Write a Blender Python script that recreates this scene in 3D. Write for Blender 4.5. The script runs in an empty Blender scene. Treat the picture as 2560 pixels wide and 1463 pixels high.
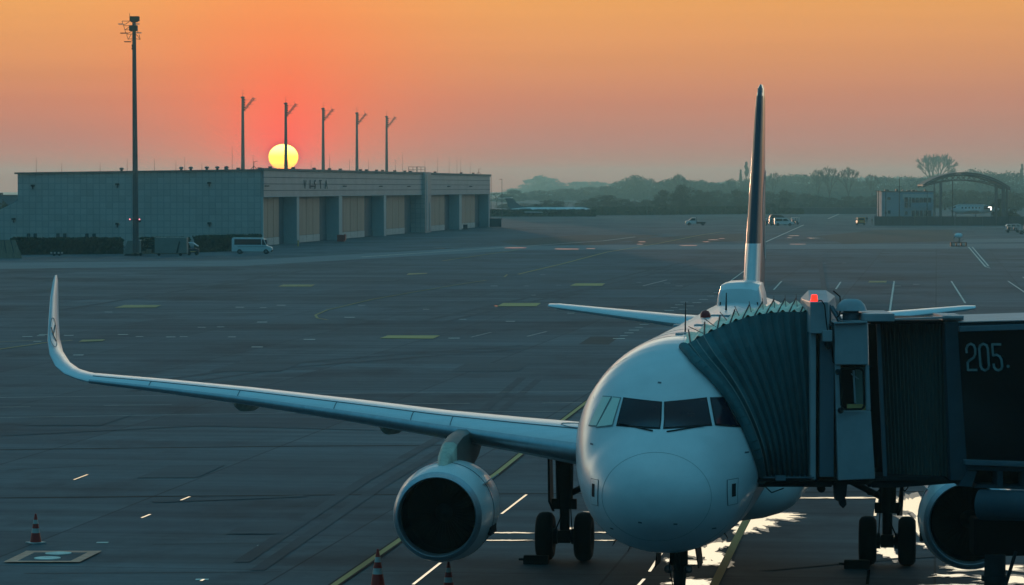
import bpy, bmesh, math, random
from math import sin, cos, pi, radians, tan, sqrt, atan2
from mathutils import Vector, Matrix, noise
C = bpy.context.scene.collection
S = bpy.context.scene

# ---------------------------------------------------------------- camera
FPX, CAM_H, PITCH = 8167.0, 8.96, 0.03215
cam = bpy.data.cameras.new("camera"); camo = bpy.data.objects.new("camera", cam); C.objects.link(camo)
camo.location = (0, 0, CAM_H); camo.rotation_euler = (pi / 2 - PITCH, 0, 0)
cam.sensor_width = 36; cam.lens = FPX / 2560 * 36; cam.clip_start = 0.5; cam.clip_end = 12000
S.camera = camo

# ---------------------------------------------------------------- light, sky, exposure
SUN_AZ, SUN_EL = radians(-4.0), radians(0.53)
sd = Vector((sin(SUN_AZ) * cos(SUN_EL), cos(SUN_AZ) * cos(SUN_EL), sin(SUN_EL)))
sl = bpy.data.lights.new("sun", "SUN"); sl.energy = 2.0; sl.angle = radians(0.5); sl.color = (1.0, 0.56, 0.34)
so = bpy.data.objects.new("sun", sl); C.objects.link(so); so.rotation_euler = (-sd).to_track_quat('-Z', 'Y').to_euler()
so.location = (0, 0, 200)
W = bpy.data.worlds.new("World"); S.world = W; W.use_nodes = True
nt = W.node_tree; N = nt.nodes; L = nt.links; N.clear()
def nd(t, **k):
    n = N.new(t)
    for a, b in k.items(): setattr(n, a, b)
    return n
def mth(op, a, b=None, c=None, clamp=False):
    n = nd('ShaderNodeMath', operation=op); n.use_clamp = clamp
    for i, v in enumerate((a, b, c)):
        if v is None: continue
        if isinstance(v, (int, float)): n.inputs[i].default_value = v
        else: L.new(v, n.inputs[i])
    return n.outputs[0]
def mixc(f, a, b, bt='MIX'):
    n = nd('ShaderNodeMix', data_type='RGBA', blend_type=bt)
    for s, v in ((n.inputs['Factor'], f), (n.inputs[6], a), (n.inputs[7], b)):
        if isinstance(v, (int, float)): s.default_value = v
        elif isinstance(v, tuple): s.default_value = v + (1,)
        else: L.new(v, s)
    return n.outputs[2]
def srgb(r, g, b):
    f = lambda c: (c / 255 / 12.92) if c / 255 <= 0.04045 else ((c / 255 + 0.055) / 1.055) ** 2.4
    return (f(r), f(g), f(b))
tc = nd('ShaderNodeTexCoord')
sep = nd('ShaderNodeSeparateXYZ'); L.new(tc.outputs['Generated'], sep.inputs[0])
X, Y, Z = sep.outputs
elev = mth('MULTIPLY', mth('ARCSINE', Z), 180 / pi)
def vdist(kx, ky):
    # elliptical angular distance in degrees from the sun
    az = mth('MULTIPLY', mth('ARCTAN2', X, Y), 180 / pi)
    dx = mth('MULTIPLY', mth('SUBTRACT', az, math.degrees(SUN_AZ)), kx)
    dy = mth('MULTIPLY', mth('SUBTRACT', elev, math.degrees(SUN_EL)), ky)
    return mth('SQRT', mth('ADD', mth('MULTIPLY', dx, dx), mth('MULTIPLY', dy, dy)))
def ramp(fac, stops, lo, hi):
    m = nd('ShaderNodeMapRange'); m.inputs[1].default_value = lo; m.inputs[2].default_value = hi
    L.new(fac, m.inputs[0])
    r = nd('ShaderNodeValToRGB'); L.new(m.outputs[0], r.inputs[0])
    el = r.color_ramp.elements
    while len(el) > 1: el.remove(el[-1])
    el[0].position = (stops[0][0] - lo) / (hi - lo); el[0].color = tuple(stops[0][1]) + (1,)
    for p, c in stops[1:]:
        e = el.new((p - lo) / (hi - lo)); e.color = tuple(c) + (1,)
    return r.outputs[0]
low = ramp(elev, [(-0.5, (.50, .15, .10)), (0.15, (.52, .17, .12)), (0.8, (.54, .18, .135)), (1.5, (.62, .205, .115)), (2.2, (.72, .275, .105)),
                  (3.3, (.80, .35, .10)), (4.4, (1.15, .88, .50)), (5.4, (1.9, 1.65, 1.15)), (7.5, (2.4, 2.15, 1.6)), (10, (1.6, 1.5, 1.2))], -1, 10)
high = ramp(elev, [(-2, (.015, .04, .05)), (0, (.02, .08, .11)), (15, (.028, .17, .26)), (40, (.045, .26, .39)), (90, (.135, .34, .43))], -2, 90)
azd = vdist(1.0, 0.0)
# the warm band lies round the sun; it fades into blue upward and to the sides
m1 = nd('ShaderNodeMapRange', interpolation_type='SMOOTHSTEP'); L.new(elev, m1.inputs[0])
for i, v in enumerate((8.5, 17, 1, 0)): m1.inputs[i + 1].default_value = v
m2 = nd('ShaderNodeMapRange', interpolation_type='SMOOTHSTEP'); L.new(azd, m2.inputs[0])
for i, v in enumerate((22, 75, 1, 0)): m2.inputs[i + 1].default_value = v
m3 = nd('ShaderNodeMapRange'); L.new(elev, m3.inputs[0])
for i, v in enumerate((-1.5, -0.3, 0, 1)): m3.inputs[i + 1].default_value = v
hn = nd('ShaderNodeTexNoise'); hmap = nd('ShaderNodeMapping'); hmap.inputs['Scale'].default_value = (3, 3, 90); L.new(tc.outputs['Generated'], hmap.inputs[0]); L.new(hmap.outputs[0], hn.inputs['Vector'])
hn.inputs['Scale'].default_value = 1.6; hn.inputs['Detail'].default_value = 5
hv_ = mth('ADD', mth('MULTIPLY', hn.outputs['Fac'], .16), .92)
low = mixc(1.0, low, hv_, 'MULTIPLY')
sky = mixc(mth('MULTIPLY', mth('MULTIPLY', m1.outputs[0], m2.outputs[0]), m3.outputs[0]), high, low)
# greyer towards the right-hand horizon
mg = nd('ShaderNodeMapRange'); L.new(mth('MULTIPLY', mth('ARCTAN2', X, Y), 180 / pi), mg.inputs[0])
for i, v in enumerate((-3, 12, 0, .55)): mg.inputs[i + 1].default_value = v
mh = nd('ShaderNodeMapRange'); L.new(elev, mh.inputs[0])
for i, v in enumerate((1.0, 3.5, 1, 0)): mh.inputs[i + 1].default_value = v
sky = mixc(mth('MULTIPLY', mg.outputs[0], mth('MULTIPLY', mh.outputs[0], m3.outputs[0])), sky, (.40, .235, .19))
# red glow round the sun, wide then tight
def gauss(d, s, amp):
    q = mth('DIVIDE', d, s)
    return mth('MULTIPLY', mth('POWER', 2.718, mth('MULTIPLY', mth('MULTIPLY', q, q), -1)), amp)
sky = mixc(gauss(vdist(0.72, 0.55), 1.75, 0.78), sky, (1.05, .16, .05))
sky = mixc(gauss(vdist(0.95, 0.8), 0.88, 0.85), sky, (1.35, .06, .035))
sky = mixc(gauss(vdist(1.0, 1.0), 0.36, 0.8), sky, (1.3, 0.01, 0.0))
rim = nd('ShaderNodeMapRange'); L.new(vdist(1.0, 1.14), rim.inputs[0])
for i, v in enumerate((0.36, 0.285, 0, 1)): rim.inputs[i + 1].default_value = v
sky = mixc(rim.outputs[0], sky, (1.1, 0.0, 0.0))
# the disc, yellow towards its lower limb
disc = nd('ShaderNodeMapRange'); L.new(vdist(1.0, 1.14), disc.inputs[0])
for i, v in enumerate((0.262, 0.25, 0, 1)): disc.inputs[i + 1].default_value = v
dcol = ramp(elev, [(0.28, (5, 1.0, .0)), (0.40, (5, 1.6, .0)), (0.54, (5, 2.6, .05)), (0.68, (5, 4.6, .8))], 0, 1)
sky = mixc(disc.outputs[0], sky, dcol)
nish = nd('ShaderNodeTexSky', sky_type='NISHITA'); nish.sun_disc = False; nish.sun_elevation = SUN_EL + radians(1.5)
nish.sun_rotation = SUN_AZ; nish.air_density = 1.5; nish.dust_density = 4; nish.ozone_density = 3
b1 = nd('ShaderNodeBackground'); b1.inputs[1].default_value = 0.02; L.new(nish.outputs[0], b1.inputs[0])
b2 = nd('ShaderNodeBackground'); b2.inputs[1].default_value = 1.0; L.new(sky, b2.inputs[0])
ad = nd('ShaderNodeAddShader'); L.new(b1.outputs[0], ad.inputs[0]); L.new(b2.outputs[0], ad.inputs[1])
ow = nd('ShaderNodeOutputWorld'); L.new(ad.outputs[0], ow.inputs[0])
W.cycles.sampling_method = 'MANUAL'; W.cycles.sample_map_resolution = 2048
S.view_settings.view_transform = 'Standard'; S.view_settings.look = 'None'
S.view_settings.exposure = 0.0; S.view_settings.gamma = 1.0
S.cycles.use_denoising = True
S.cycles.max_bounces = 6; S.cycles.volume_bounces = 0; S.cycles.transparent_max_bounces = 16

# ---------------------------------------------------------------- pixel helpers (survey of the place through the photograph)
K = 1.00471
def ground(x, y, z=0.0):
    """world point at height z seen at (x, y) of the survey picture"""
    x *= K; y *= K
    a = (x - 1280) / FPX; b = -(y - 731.5) / FPX
    d = Vector((a, cos(PITCH) + b * sin(PITCH), -sin(PITCH) + b * cos(PITCH)))
    t = (z - CAM_H) / d.z
    return Vector((d.x * t, d.y * t, z))
def at(x, y, D):
    x *= K; y *= K
    a = (x - 1280) / FPX; b = -(y - 731.5) / FPX
    d = Vector((a, cos(PITCH) + b * sin(PITCH), -sin(PITCH) + b * cos(PITCH)))
    return Vector((0, 0, CAM_H)) + d * (D / d.y)
def mpp(D): return D / FPX * K      # metres per survey pixel at distance D

# ---------------------------------------------------------------- materials
def material(name, col, rough=0.5, metal=0.0, spec=0.5, var=0.12, scale=3.0, bump=0.0, coat=0.0, emit=None, estr=0.0, stretch=(1, 1, 1), bscale=None, col2=None):
    m = bpy.data.materials.new(name); m.use_nodes = True
    t = m.node_tree; b = t.nodes['Principled BSDF']
    b.inputs['Roughness'].default_value = rough; b.inputs['Metallic'].default_value = metal
    b.inputs['Specular IOR Level'].default_value = spec; b.inputs['Coat Weight'].default_value = coat
    co = t.nodes.new('ShaderNodeTexCoord'); mp = t.nodes.new('ShaderNodeMapping'); mp.inputs['Scale'].default_value = stretch
    t.links.new(co.outputs['Object'], mp.inputs[0])
    n = t.nodes.new('ShaderNodeTexNoise'); n.inputs['Scale'].default_value = scale; n.inputs['Detail'].default_value = 6; n.inputs['Roughness'].default_value = .65
    t.links.new(mp.outputs[0], n.inputs['Vector'])
    r = t.nodes.new('ShaderNodeValToRGB'); e = r.color_ramp.elements
    e[0].position = .3; e[1].position = .7
    c2 = col2 or tuple(min(1, c * (1 + var)) for c in col)
    e[0].color = tuple(c * (1 - var) for c in col) + (1,); e[1].color = tuple(c2) + (1,)
    t.links.new(n.outputs['Fac'], r.inputs[0]); t.links.new(r.outputs[0], b.inputs['Base Color'])
    if bump:
        n2 = t.nodes.new('ShaderNodeTexNoise'); n2.inputs['Scale'].default_value = bscale or scale * 4; n2.inputs['Detail'].default_value = 4
        t.links.new(mp.outputs[0], n2.inputs['Vector'])
        bp = t.nodes.new('ShaderNodeBump'); bp.inputs['Strength'].default_value = bump; bp.inputs['Distance'].default_value = .05
        t.links.new(n2.outputs['Fac'], bp.inputs['Height']); t.links.new(bp.outputs[0], b.inputs['Normal'])
    if emit:
        b.inputs['Emission Color'].default_value = tuple(emit) + (1,); b.inputs['Emission Strength'].default_value = estr
    return m
M = dict(
    white=material('white_paint', (.70, .72, .72), .33, spec=.5, var=.09, scale=.9, coat=.25, bump=.03, stretch=(.35, 1, 1.6)),
    wing=material('wing_grey_paint', (.74, .78, .80), .28, var=.07, scale=1.5, stretch=(3, .5, 1)),
    metal=material('bare_metal', (.45, .47, .5), .28, metal=.9, var=.1, scale=4),
    lip=material('inlet_lip_metal', (.42, .46, .5), .35, metal=.8, var=.12, scale=5),
    fanin=material('inlet_lining', (.004, .004, .005), .9, spec=.05, var=.2, scale=5),
    blade=material('fan_blade', (.005, .005, .006), .8, spec=.1),
    fin=material('fin_dark_blue', (.010, .018, .045), .32, spec=.5, var=.1, coat=.4),
    finband=material('fin_leading_edge_blue', (.015, .035, .055), .45, var=.1),
    glass=material('cockpit_glass', (.004, .006, .018), .15, spec=.28, var=.2),
    seam=material('window_seam', (.20, .27, .27), .6),
    line=material('panel_line', (.08, .12, .15), .6),
    pale_pane=material('pale_side_pane', (.70, .78, .66), .5, var=.05),  # even pale tone of the left cockpit side windows
    rubber=material('tyre_rubber', (.006, .006, .006), .85, spec=.2, var=.2),
    gear=material('gear_metal', (.014, .015, .016), .6, metal=.1, spec=.2, var=.3, scale=8),
    dark=material('dark_metal', (.016, .021, .025), .7, spec=.15, var=.3, scale=5),
    pylon=material('pylon_skin', (.10, .10, .09), .45, var=.2, scale=4, bump=.15),
    cover=material('wrinkled_cover', (.50, .48, .38), .5, var=.35, scale=3.5, bump=.8, bscale=5),
    bellow=material('bellows_fabric', (.05, .14, .155), .75, spec=.2, var=.25, scale=1.5, bump=.2, stretch=(1, 1, .35)),
    bellowtop=material('bellows_roof_fabric', (.80, .80, .62), .7, var=.2, scale=4, bump=.25),
    cab=material('bridge_grey_paint', (.12, .17, .20), .5, spec=.3, var=.15, scale=1.2, bump=.05, stretch=(1, 1, .3)),
    cabl=material('bridge_light_grey', (.34, .37, .39), .5, spec=.3, var=.14, scale=1.5, bump=.05),
    cabd=material('bridge_dark_blue_grey', (.035, .07, .09), .55, spec=.3, var=.2, scale=1.5),
    corr=material('corrugated_curtain', (.085, .11, .10), .5, metal=.2, var=.3, scale=1.0, stretch=(1, 1, .2)),
    bglass=material('tunnel_black_glass', (.003, .004, .006), .15, spec=.25),
    digit=material('number_paint', (.16, .24, .24), .6),
    steel=material('galvanised_steel', (.10, .115, .12), .6, metal=.2, var=.25, scale=.6),
    mast=material('mast_steel', (.07, .075, .08), .7, metal=.1, var=.25, scale=.5),
    yellow=material('yellow_marking', (.90, .56, .22), .82, spec=.08, var=.25, scale=3, col2=(.62, .40, .17)),
    yfade=material('faded_yellow_marking', (.50, .34, .16), .82, spec=.08, var=.35, scale=2),
    wline=material('white_marking', (.82, .78, .68), .82, spec=.08, var=.3, scale=2.5),
    wfade=material('worn_white_marking', (.70, .64, .56), .82, spec=.08, var=.4, scale=1.5),
    redm=material('red_marking', (.95, .36, .24), .8, var=.3, scale=3),
    tar=material('tar_joint', (.02, .02, .02), .8, spec=.06, var=.3, scale=1),
    red=material('red_plastic', (.42, .025, .015), .5, var=.15),
    cwhite=material('cone_white_band', (.46, .45, .42), .5, var=.2, scale=12),
    lampred=material('red_lamp', (.6, .02, .01), .3, emit=(1, .02, .01), estr=3.0),
    lampw=material('white_lamp', (.8, .8, .7), .3, emit=(1, .9, .75), estr=6.0),
    lampp=material('obstruction_lamp', (.8, .4, .4), .3, emit=(1, .25, .3), estr=2.5),
    hedge=material('hedge_leaves', (.03, .045, .02), .9, spec=.05, var=.5, scale=2, bump=1.0),
    leaf=material('tree_leaves', (.045, .052, .032), .85, spec=.1, var=.35, scale=.5),
    leaf2=material('spring_leaves', (.075, .078, .045), .85, spec=.1, var=.35, scale=.5),
    leaf3=material('dark_needles', (.025, .045, .025), .85, spec=.1, var=.35, scale=.5),
    bark=material('bark', (.05, .04, .035), .9, spec=.1, var=.3, scale=2),
    carw=material('white_car_paint', (.62, .64, .64), .35, var=.08, coat=.3),
    card=material('dark_car_paint', (.02, .025, .03), .3, coat=.5),
    caro=material('orange_car_paint', (.62, .22, .03), .35, coat=.3),
    cglass=material('car_glass', (.02, .025, .03), .1),
    canvas=material('grey_tarpaulin', (.20, .20, .18), .7, var=.15, scale=1, bump=.2),
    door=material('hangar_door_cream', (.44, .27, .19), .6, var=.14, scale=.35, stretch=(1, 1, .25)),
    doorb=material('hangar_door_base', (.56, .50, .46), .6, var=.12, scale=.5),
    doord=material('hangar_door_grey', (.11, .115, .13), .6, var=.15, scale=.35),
    doorgap=material('door_gap', (.03, .035, .035), .8),
    fascia=material('hangar_fascia_panel', (.42, .38, .37), .55, var=.12, scale=.3),
    trim=material('pale_trim', (.45, .46, .45), .6, var=.1),
    roof=material('flat_roof_membrane', (.10, .11, .115), .8, var=.2, scale=.3),
    bblue=material('pale_blue_render', (.24, .33, .38), .8, var=.12, scale=.4),
    plane=material('pale_jet_paint', (.82, .84, .84), .5, var=.08, scale=.4),
    timber=material('weathered_planks', (.16, .12, .08), .85, var=.35, scale=1.5, stretch=(3, 1, .3)),
    conc=material('concrete', (.26, .26, .25), .85, var=.2, scale=.8),
    fence=material('dark_mesh_fence', (.045, .06, .07), .85, var=.25, scale=.8, stretch=(2, 1, .3)),
    skin=material('skin', (.35, .2, .14), .6), cloth=material('dark_clothing', (.03, .035, .05), .9), vest=material('hi_vis_vest', (.5, .42, .05), .8), hair=material('hair', (.02, .015, .01), .8),
)
def fuselage_paint():
    m = material('fuselage_paint', (.69, .72, .73), .33, spec=.5, var=.09, scale=.9, coat=.25, bump=.03, stretch=(.35, 1, 1.6))
    t = m.node_tree; b = t.nodes['Principled BSDF']
    co = [n for n in t.nodes if n.type == 'TEX_COORD'][0]; old = [n for n in t.nodes if n.type == 'BUMP'][0]
    wv = t.nodes.new('ShaderNodeTexWave'); wv.bands_direction = 'X'; wv.inputs['Scale'].default_value = .6; wv.inputs['Distortion'].default_value = .6; wv.inputs['Detail'].default_value = 1
    t.links.new(co.outputs['Object'], wv.inputs['Vector'])
    bp = t.nodes.new('ShaderNodeBump'); bp.inputs['Strength'].default_value = .35; bp.inputs['Distance'].default_value = .01
    t.links.new(wv.outputs['Fac'], bp.inputs['Height']); t.links.new(old.outputs[0], bp.inputs['Normal']); t.links.new(bp.outputs[0], b.inputs['Normal'])
    return m
M['fuse'] = fuselage_paint()
# hangar wall: pale metal cassette panels with a dark joint grid
def grid_material(name, col, dark, sx, sz, wx, wz):
    m = bpy.data.materials.new(name); m.use_nodes = True; t = m.node_tree; b = t.nodes['Principled BSDF']
    b.inputs['Roughness'].default_value = .5; b.inputs['Specular IOR Level'].default_value = .3
    co = t.nodes.new('ShaderNodeTexCoord'); sp = t.nodes.new('ShaderNodeSeparateXYZ'); t.links.new(co.outputs['Object'], sp.inputs[0])
    def M_(op, a, bb):
        n = t.nodes.new('ShaderNodeMath'); n.operation = op
        for i, v in enumerate((a, bb)):
            if isinstance(v, (int, float)): n.inputs[i].default_value = v
            else: t.links.new(v, n.inputs[i])
        return n.outputs[0]
    fx = M_('LESS_THAN', M_('FRACT', M_('DIVIDE', sp.outputs[0], sx), 0), wx / sx)
    fz = M_('LESS_THAN', M_('FRACT', M_('DIVIDE', sp.outputs[2], sz), 0), wz / sz)
    f = M_('MAXIMUM', fx, fz)
    # each cassette a slightly different tone
    cx = M_('FLOOR', M_('DIVIDE', sp.outputs[0], sx), 0); cz = M_('FLOOR', M_('DIVIDE', sp.outputs[2], sz), 0)
    cb = t.nodes.new('ShaderNodeCombineXYZ'); t.links.new(cx, cb.inputs[0]); t.links.new(cz, cb.inputs[1])
    wn = t.nodes.new('ShaderNodeTexWhiteNoise'); t.links.new(cb.outputs[0], wn.inputs['Vector'])
    n = t.nodes.new('ShaderNodeTexNoise'); n.inputs['Scale'].default_value = .15; t.links.new(co.outputs['Object'], n.inputs['Vector'])
    v = M_('ADD', M_('MULTIPLY', wn.outputs['Value'], .16), M_('ADD', M_('MULTIPLY', n.outputs['Fac'], .3), .77))
    mx = t.nodes.new('ShaderNodeMix'); mx.data_type = 'RGBA'; t.links.new(f, mx.inputs['Factor']); mx.inputs[6].default_value = col + (1,); mx.inputs[7].default_value = dark + (1,)
    m2_ = t.nodes.new('ShaderNodeMix'); m2_.data_type = 'RGBA'; m2_.blend_type = 'MULTIPLY'; m2_.inputs['Factor'].default_value = 1
    t.links.new(mx.outputs[2], m2_.inputs[6]); t.links.new(v, m2_.inputs[7]); t.links.new(m2_.outputs[2], b.inputs['Base Color'])
    return m
M['panel'] = grid_material('hangar_cassette_panels', (.54, .43, .39), (.42, .34, .32), 1.0, .95, .16, .14)
M['solid_glazing'] = material('dim_window_glass', (.04, .06, .07), .15)

# ground: large concrete slabs, stains, wet sheen
def ground_material():
    m = bpy.data.materials.new('apron_concrete'); m.use_nodes = True; t = m.node_tree; b = t.nodes['Principled BSDF']
    b.inputs['Specular IOR Level'].default_value = .08; b.inputs['Roughness'].default_value = .82
    co = t.nodes.new('ShaderNodeTexCoord')
    mp = t.nodes.new('ShaderNodeMapping'); mp.inputs['Rotation'].default_value = (0, 0, radians(7.4)); t.links.new(co.outputs['Object'], mp.inputs[0])
    def noi(scale, det, rough=.6, sc=(1, 1, 1)):
        q = t.nodes.new('ShaderNodeMapping'); q.inputs['Scale'].default_value = sc; t.links.new(mp.outputs[0], q.inputs[0])
        n = t.nodes.new('ShaderNodeTexNoise'); n.inputs['Scale'].default_value = scale; n.inputs['Detail'].default_value = det; n.inputs['Roughness'].default_value = rough
        t.links.new(q.outputs[0], n.inputs['Vector']); return n.outputs['Fac']
    def rp(f, a, bb, ca, cb):
        r = t.nodes.new('ShaderNodeValToRGB'); r.color_ramp.elements[0].position = a; r.color_ramp.elements[1].position = bb
        r.color_ramp.elements[0].color = ca + (1,); r.color_ramp.elements[1].color = cb + (1,); t.links.new(f, r.inputs[0]); return r.outputs[0]
    def mul(a, bb, f=1.0):
        n = t.nodes.new('ShaderNodeMix'); n.data_type = 'RGBA'; n.blend_type = 'MULTIPLY'; n.inputs['Factor'].default_value = f
        t.links.new(a, n.inputs[6]); t.links.new(bb, n.inputs[7]); return n.outputs[2]
    base = rp(noi(.035, 5), .35, .68, (.074, .102, .116), (.120, .164, .184))
    fine = rp(noi(1.3, 8, .75), .25, .75, (.84, .84, .84), (1.14, 1.14, 1.14))
    wide = rp(noi(.4, 5, .6, (.06, 1.4, 1)), .3, .7, (.66, .67, .68), (1.22, 1.22, 1.2))
    stain = rp(noi(.12, 7, .7, (1, .5, 1)), .34, .50, (.55, .56, .58), (1, 1, 1))
    br = t.nodes.new('ShaderNodeTexBrick'); t.links.new(mp.outputs[0], br.inputs['Vector']); br.offset = 0
    br.inputs['Color1'].default_value = (.80, .81, .83, 1); br.inputs['Color2'].default_value = (1.12, 1.12, 1.10, 1); br.inputs['Mortar'].default_value = (.42, .42, .43, 1)
    br.inputs['Scale'].default_value = 1; br.inputs['Mortar Size'].default_value = .035; br.inputs['Mortar Smooth'].default_value = .3
    br.inputs['Brick Width'].default_value = 7.5; br.inputs['Row Height'].default_value = 7.5
    c = mul(mul(mul(mul(base, fine), wide), stain), br.outputs['Color'])
    t.links.new(c, b.inputs['Base Color'])
    bp = t.nodes.new('ShaderNodeBump'); bp.inputs['Strength'].default_value = .25; bp.inputs['Distance'].default_value = .02
    t.links.new(noi(6, 5), bp.inputs['Height']); t.links.new(bp.outputs[0], b.inputs['Normal'])
    return m
M['ground'] = ground_material()
def patch_material(name, col):
    return material(name, col, .82, spec=.08, var=.22, scale=.3, stretch=(.4, 1.5, 1))
M['damp'] = material('damp_concrete', (.05, .052, .058), .34, spec=.45, var=.3, scale=1.2, bump=.3, bscale=5)
M['tyremark'] = patch_material('tyre_rubber_film', (.064, .088, .100)); M['patchr'] = patch_material('repaired_concrete', (.074, .100, .112))
M['patchd'] = patch_material('dark_asphalt', (.068, .072, .07))
M['patchl'] = patch_material('pale_concrete', (.17, .21, .22))
# standing water
wm = bpy.data.materials.new('standing_water'); wm.use_nodes = True; wb = wm.node_tree.nodes['Principled BSDF']
wb.inputs['Base Color'].default_value = (.02, .022, .024, 1); wb.inputs['Roughness'].default_value = .02; wb.inputs['IOR'].default_value = 1.45
_n = wm.node_tree.nodes.new('ShaderNodeTexNoise'); _n.inputs['Scale'].default_value = 1.5; _n.inputs['Detail'].default_value = 3
_b = wm.node_tree.nodes.new('ShaderNodeBump'); _b.inputs['Strength'].default_value = .03; _b.inputs['Distance'].default_value = .02
_c = wm.node_tree.nodes.new('ShaderNodeTexCoord'); wm.node_tree.links.new(_c.outputs['Object'], _n.inputs['Vector'])
wm.node_tree.links.new(_n.outputs['Fac'], _b.inputs['Height']); wm.node_tree.links.new(_b.outputs[0], wb.inputs['Normal'])
M['water'] = wm

# ---------------------------------------------------------------- mesh builder
class MB:
    def __init__(s): s.v = []; s.f = []
    def add(s, vs, fs):
        o = len(s.v); s.v += [tuple(v) for v in vs]; s.f += [tuple(i + o for i in f) for f in fs]; return s
    def box(s, x0, x1, y0, y1, z0, z1):
        return s.add([(x, y, z) for z in (z0, z1) for y in (y0, y1) for x in (x0, x1)],
                     [(0, 2, 3, 1), (4, 5, 7, 6), (0, 1, 5, 4), (2, 6, 7, 3), (0, 4, 6, 2), (1, 3, 7, 5)])
    def tube(s, p, q, r0, r1=None, n=8, caps=True):
        p, q = Vector(p), Vector(q); r1 = r0 if r1 is None else r1
        d = (q - p).normalized(); u = d.orthogonal().normalized(); w = d.cross(u)
        vs = [p + (u * cos(2 * pi * i / n) + w * sin(2 * pi * i / n)) * r0 for i in range(n)] + [q + (u * cos(2 * pi * i / n) + w * sin(2 * pi * i / n)) * r1 for i in range(n)]
        fs = [(i, (i + 1) % n, n + (i + 1) % n, n + i) for i in range(n)]
        if caps: fs += [tuple(range(n))[::-1], tuple(range(n, 2 * n))]
        return s.add(vs, fs)
    def path(s, pts, r, n=6):
        for a, b in zip(pts, pts[1:]): s.tube(a, b, r, r, n)
        return s
    def loft(s, rings, closed=True, cap=True):
        n = len(rings[0]); vs = [v for r in rings for v in r]; fs = []
        for i in range(len(rings) - 1):
            for j in range(n if closed else n - 1):
                a, b = i * n + j, i * n + (j + 1) % n
                fs.append((a, b, b + n, a + n))
        if cap and closed: fs += [tuple(range(n))[::-1], tuple((len(rings) - 1) * n + j for j in range(n))]
        return s.add(vs, fs)
    def lathe(s, prof, c, axis='x', n=48):
        rings = []
        for a, r in prof:
            ring = []
            for j in range(n):
                t = 2 * pi * j / n
                if axis == 'x': ring.append((c[0] + a, c[1] + r * cos(t), c[2] + r * sin(t)))
                elif axis == 'y': ring.append((c[0] + r * sin(t), c[1] + a, c[2] + r * cos(t)))
                else: ring.append((c[0] + r * cos(t), c[1] + r * sin(t), c[2] + a))
            rings.append(ring)
        return s.loft(rings, True, False)
    def prism(s, pts, d):
        """polygon pts extruded by the vector d"""
        n = len(pts); d = Vector(d)
        vs = [Vector(p) for p in pts] + [Vector(p) + d for p in pts]
        return s.add(vs, [tuple(range(n)), tuple(range(n, 2 * n))[::-1]] + [(i, n + i, n + (i + 1) % n, (i + 1) % n) for i in range(n)])
    def build(s, name, mat, parent=None, smooth=False, bevel=0, loc=None, rotz=0):
        me = bpy.data.meshes.new(name); me.from_pydata(s.v, [], s.f)
        bm = bmesh.new(); bm.from_mesh(me); bmesh.ops.recalc_face_normals(bm, faces=bm.faces); bm.to_mesh(me); bm.free()
        if mat is not None: me.materials.append(mat)
        o = bpy.data.objects.new(name, me); C.objects.link(o)
        if parent is not None: o.parent = parent
        if loc is not None: o.location = loc
        o.rotation_euler = (0, 0, rotz)
        if smooth:
            me.shade_smooth() if hasattr(me, 'shade_smooth') else None
            for p in me.polygons: p.use_smooth = True
            me.set_sharp_from_angle(angle=radians(smooth if smooth is not True else 40))
        if bevel:
            b = o.modifiers.new('bevel', 'BEVEL'); b.width = bevel; b.segments = 2; b.limit_method = 'ANGLE'
        return o
def tag(o, label=None, cat=None, group=None, kind=None):
    if label: o['label'] = label
    if cat: o['category'] = cat
    if group: o['group'] = group
    if kind: o['kind'] = kind
    return o
def empty(name, loc, rotz=0, label=None, cat=None, group=None):
    o = bpy.data.objects.new(name, None); C.objects.link(o); o.location = loc; o.rotation_euler = (0, 0, rotz); o.empty_display_size = .3
    return tag(o, label, cat, group)
def copy_tree(o, parent=None):
    c = o.copy(); C.objects.link(c)
    if parent is not None: c.parent = parent
    for ch in list(o.children): copy_tree(ch, c)
    return c
def struct(mb, name, mat, **k): return tag(mb.build(name, mat, **k), kind='structure')
rnd = random.Random(7)

# ================================================================ GROUND AND MARKINGS
g = MB(); g.add([(-3000, -300, 0), (3000, -300, 0), (3000, 6000, 0), (-3000, 6000, 0)], [(0, 1, 2, 3)])
struct(g, 'ground', M['ground'])
ZL = [0.004]
def zlev(): ZL[0] += 0.0004; return ZL[0]
def quadpatch(pts, name, mat, z=None, kind='structure', label=None, cat=None, group=None):
    z = zlev() if z is None else z
    vs = [ground(*p) for p in pts]
    m = MB(); m.add([(v.x, v.y, z) for v in vs], [tuple(range(len(vs)))])
    return tag(m.build(name, mat), label, cat, group, kind)
def stripe_pts(m, pts, w, z):
    P = [ground(*p) for p in pts]
    Lf, Rt = [], []
    for i, p in enumerate(P):
        d = (P[min(i + 1, len(P) - 1)] - P[max(i - 1, 0)]); d.z = 0; d.normalize(); nrm = Vector((-d.y, d.x, 0)) * w / 2
        Lf.append(p + nrm); Rt.append(p - nrm)
    vs = [(v.x, v.y, z) for v in Lf] + [(v.x, v.y, z) for v in Rt]; n = len(P)
    m.add(vs, [(i, i + 1, n + i + 1, n + i) for i in range(n - 1)])
def stripe(pts, w, name, mat, z=None):
    m = MB(); stripe_pts(m, pts, w, zlev() if z is None else z)
    return tag(m.build(name, mat), kind='structure')
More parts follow.
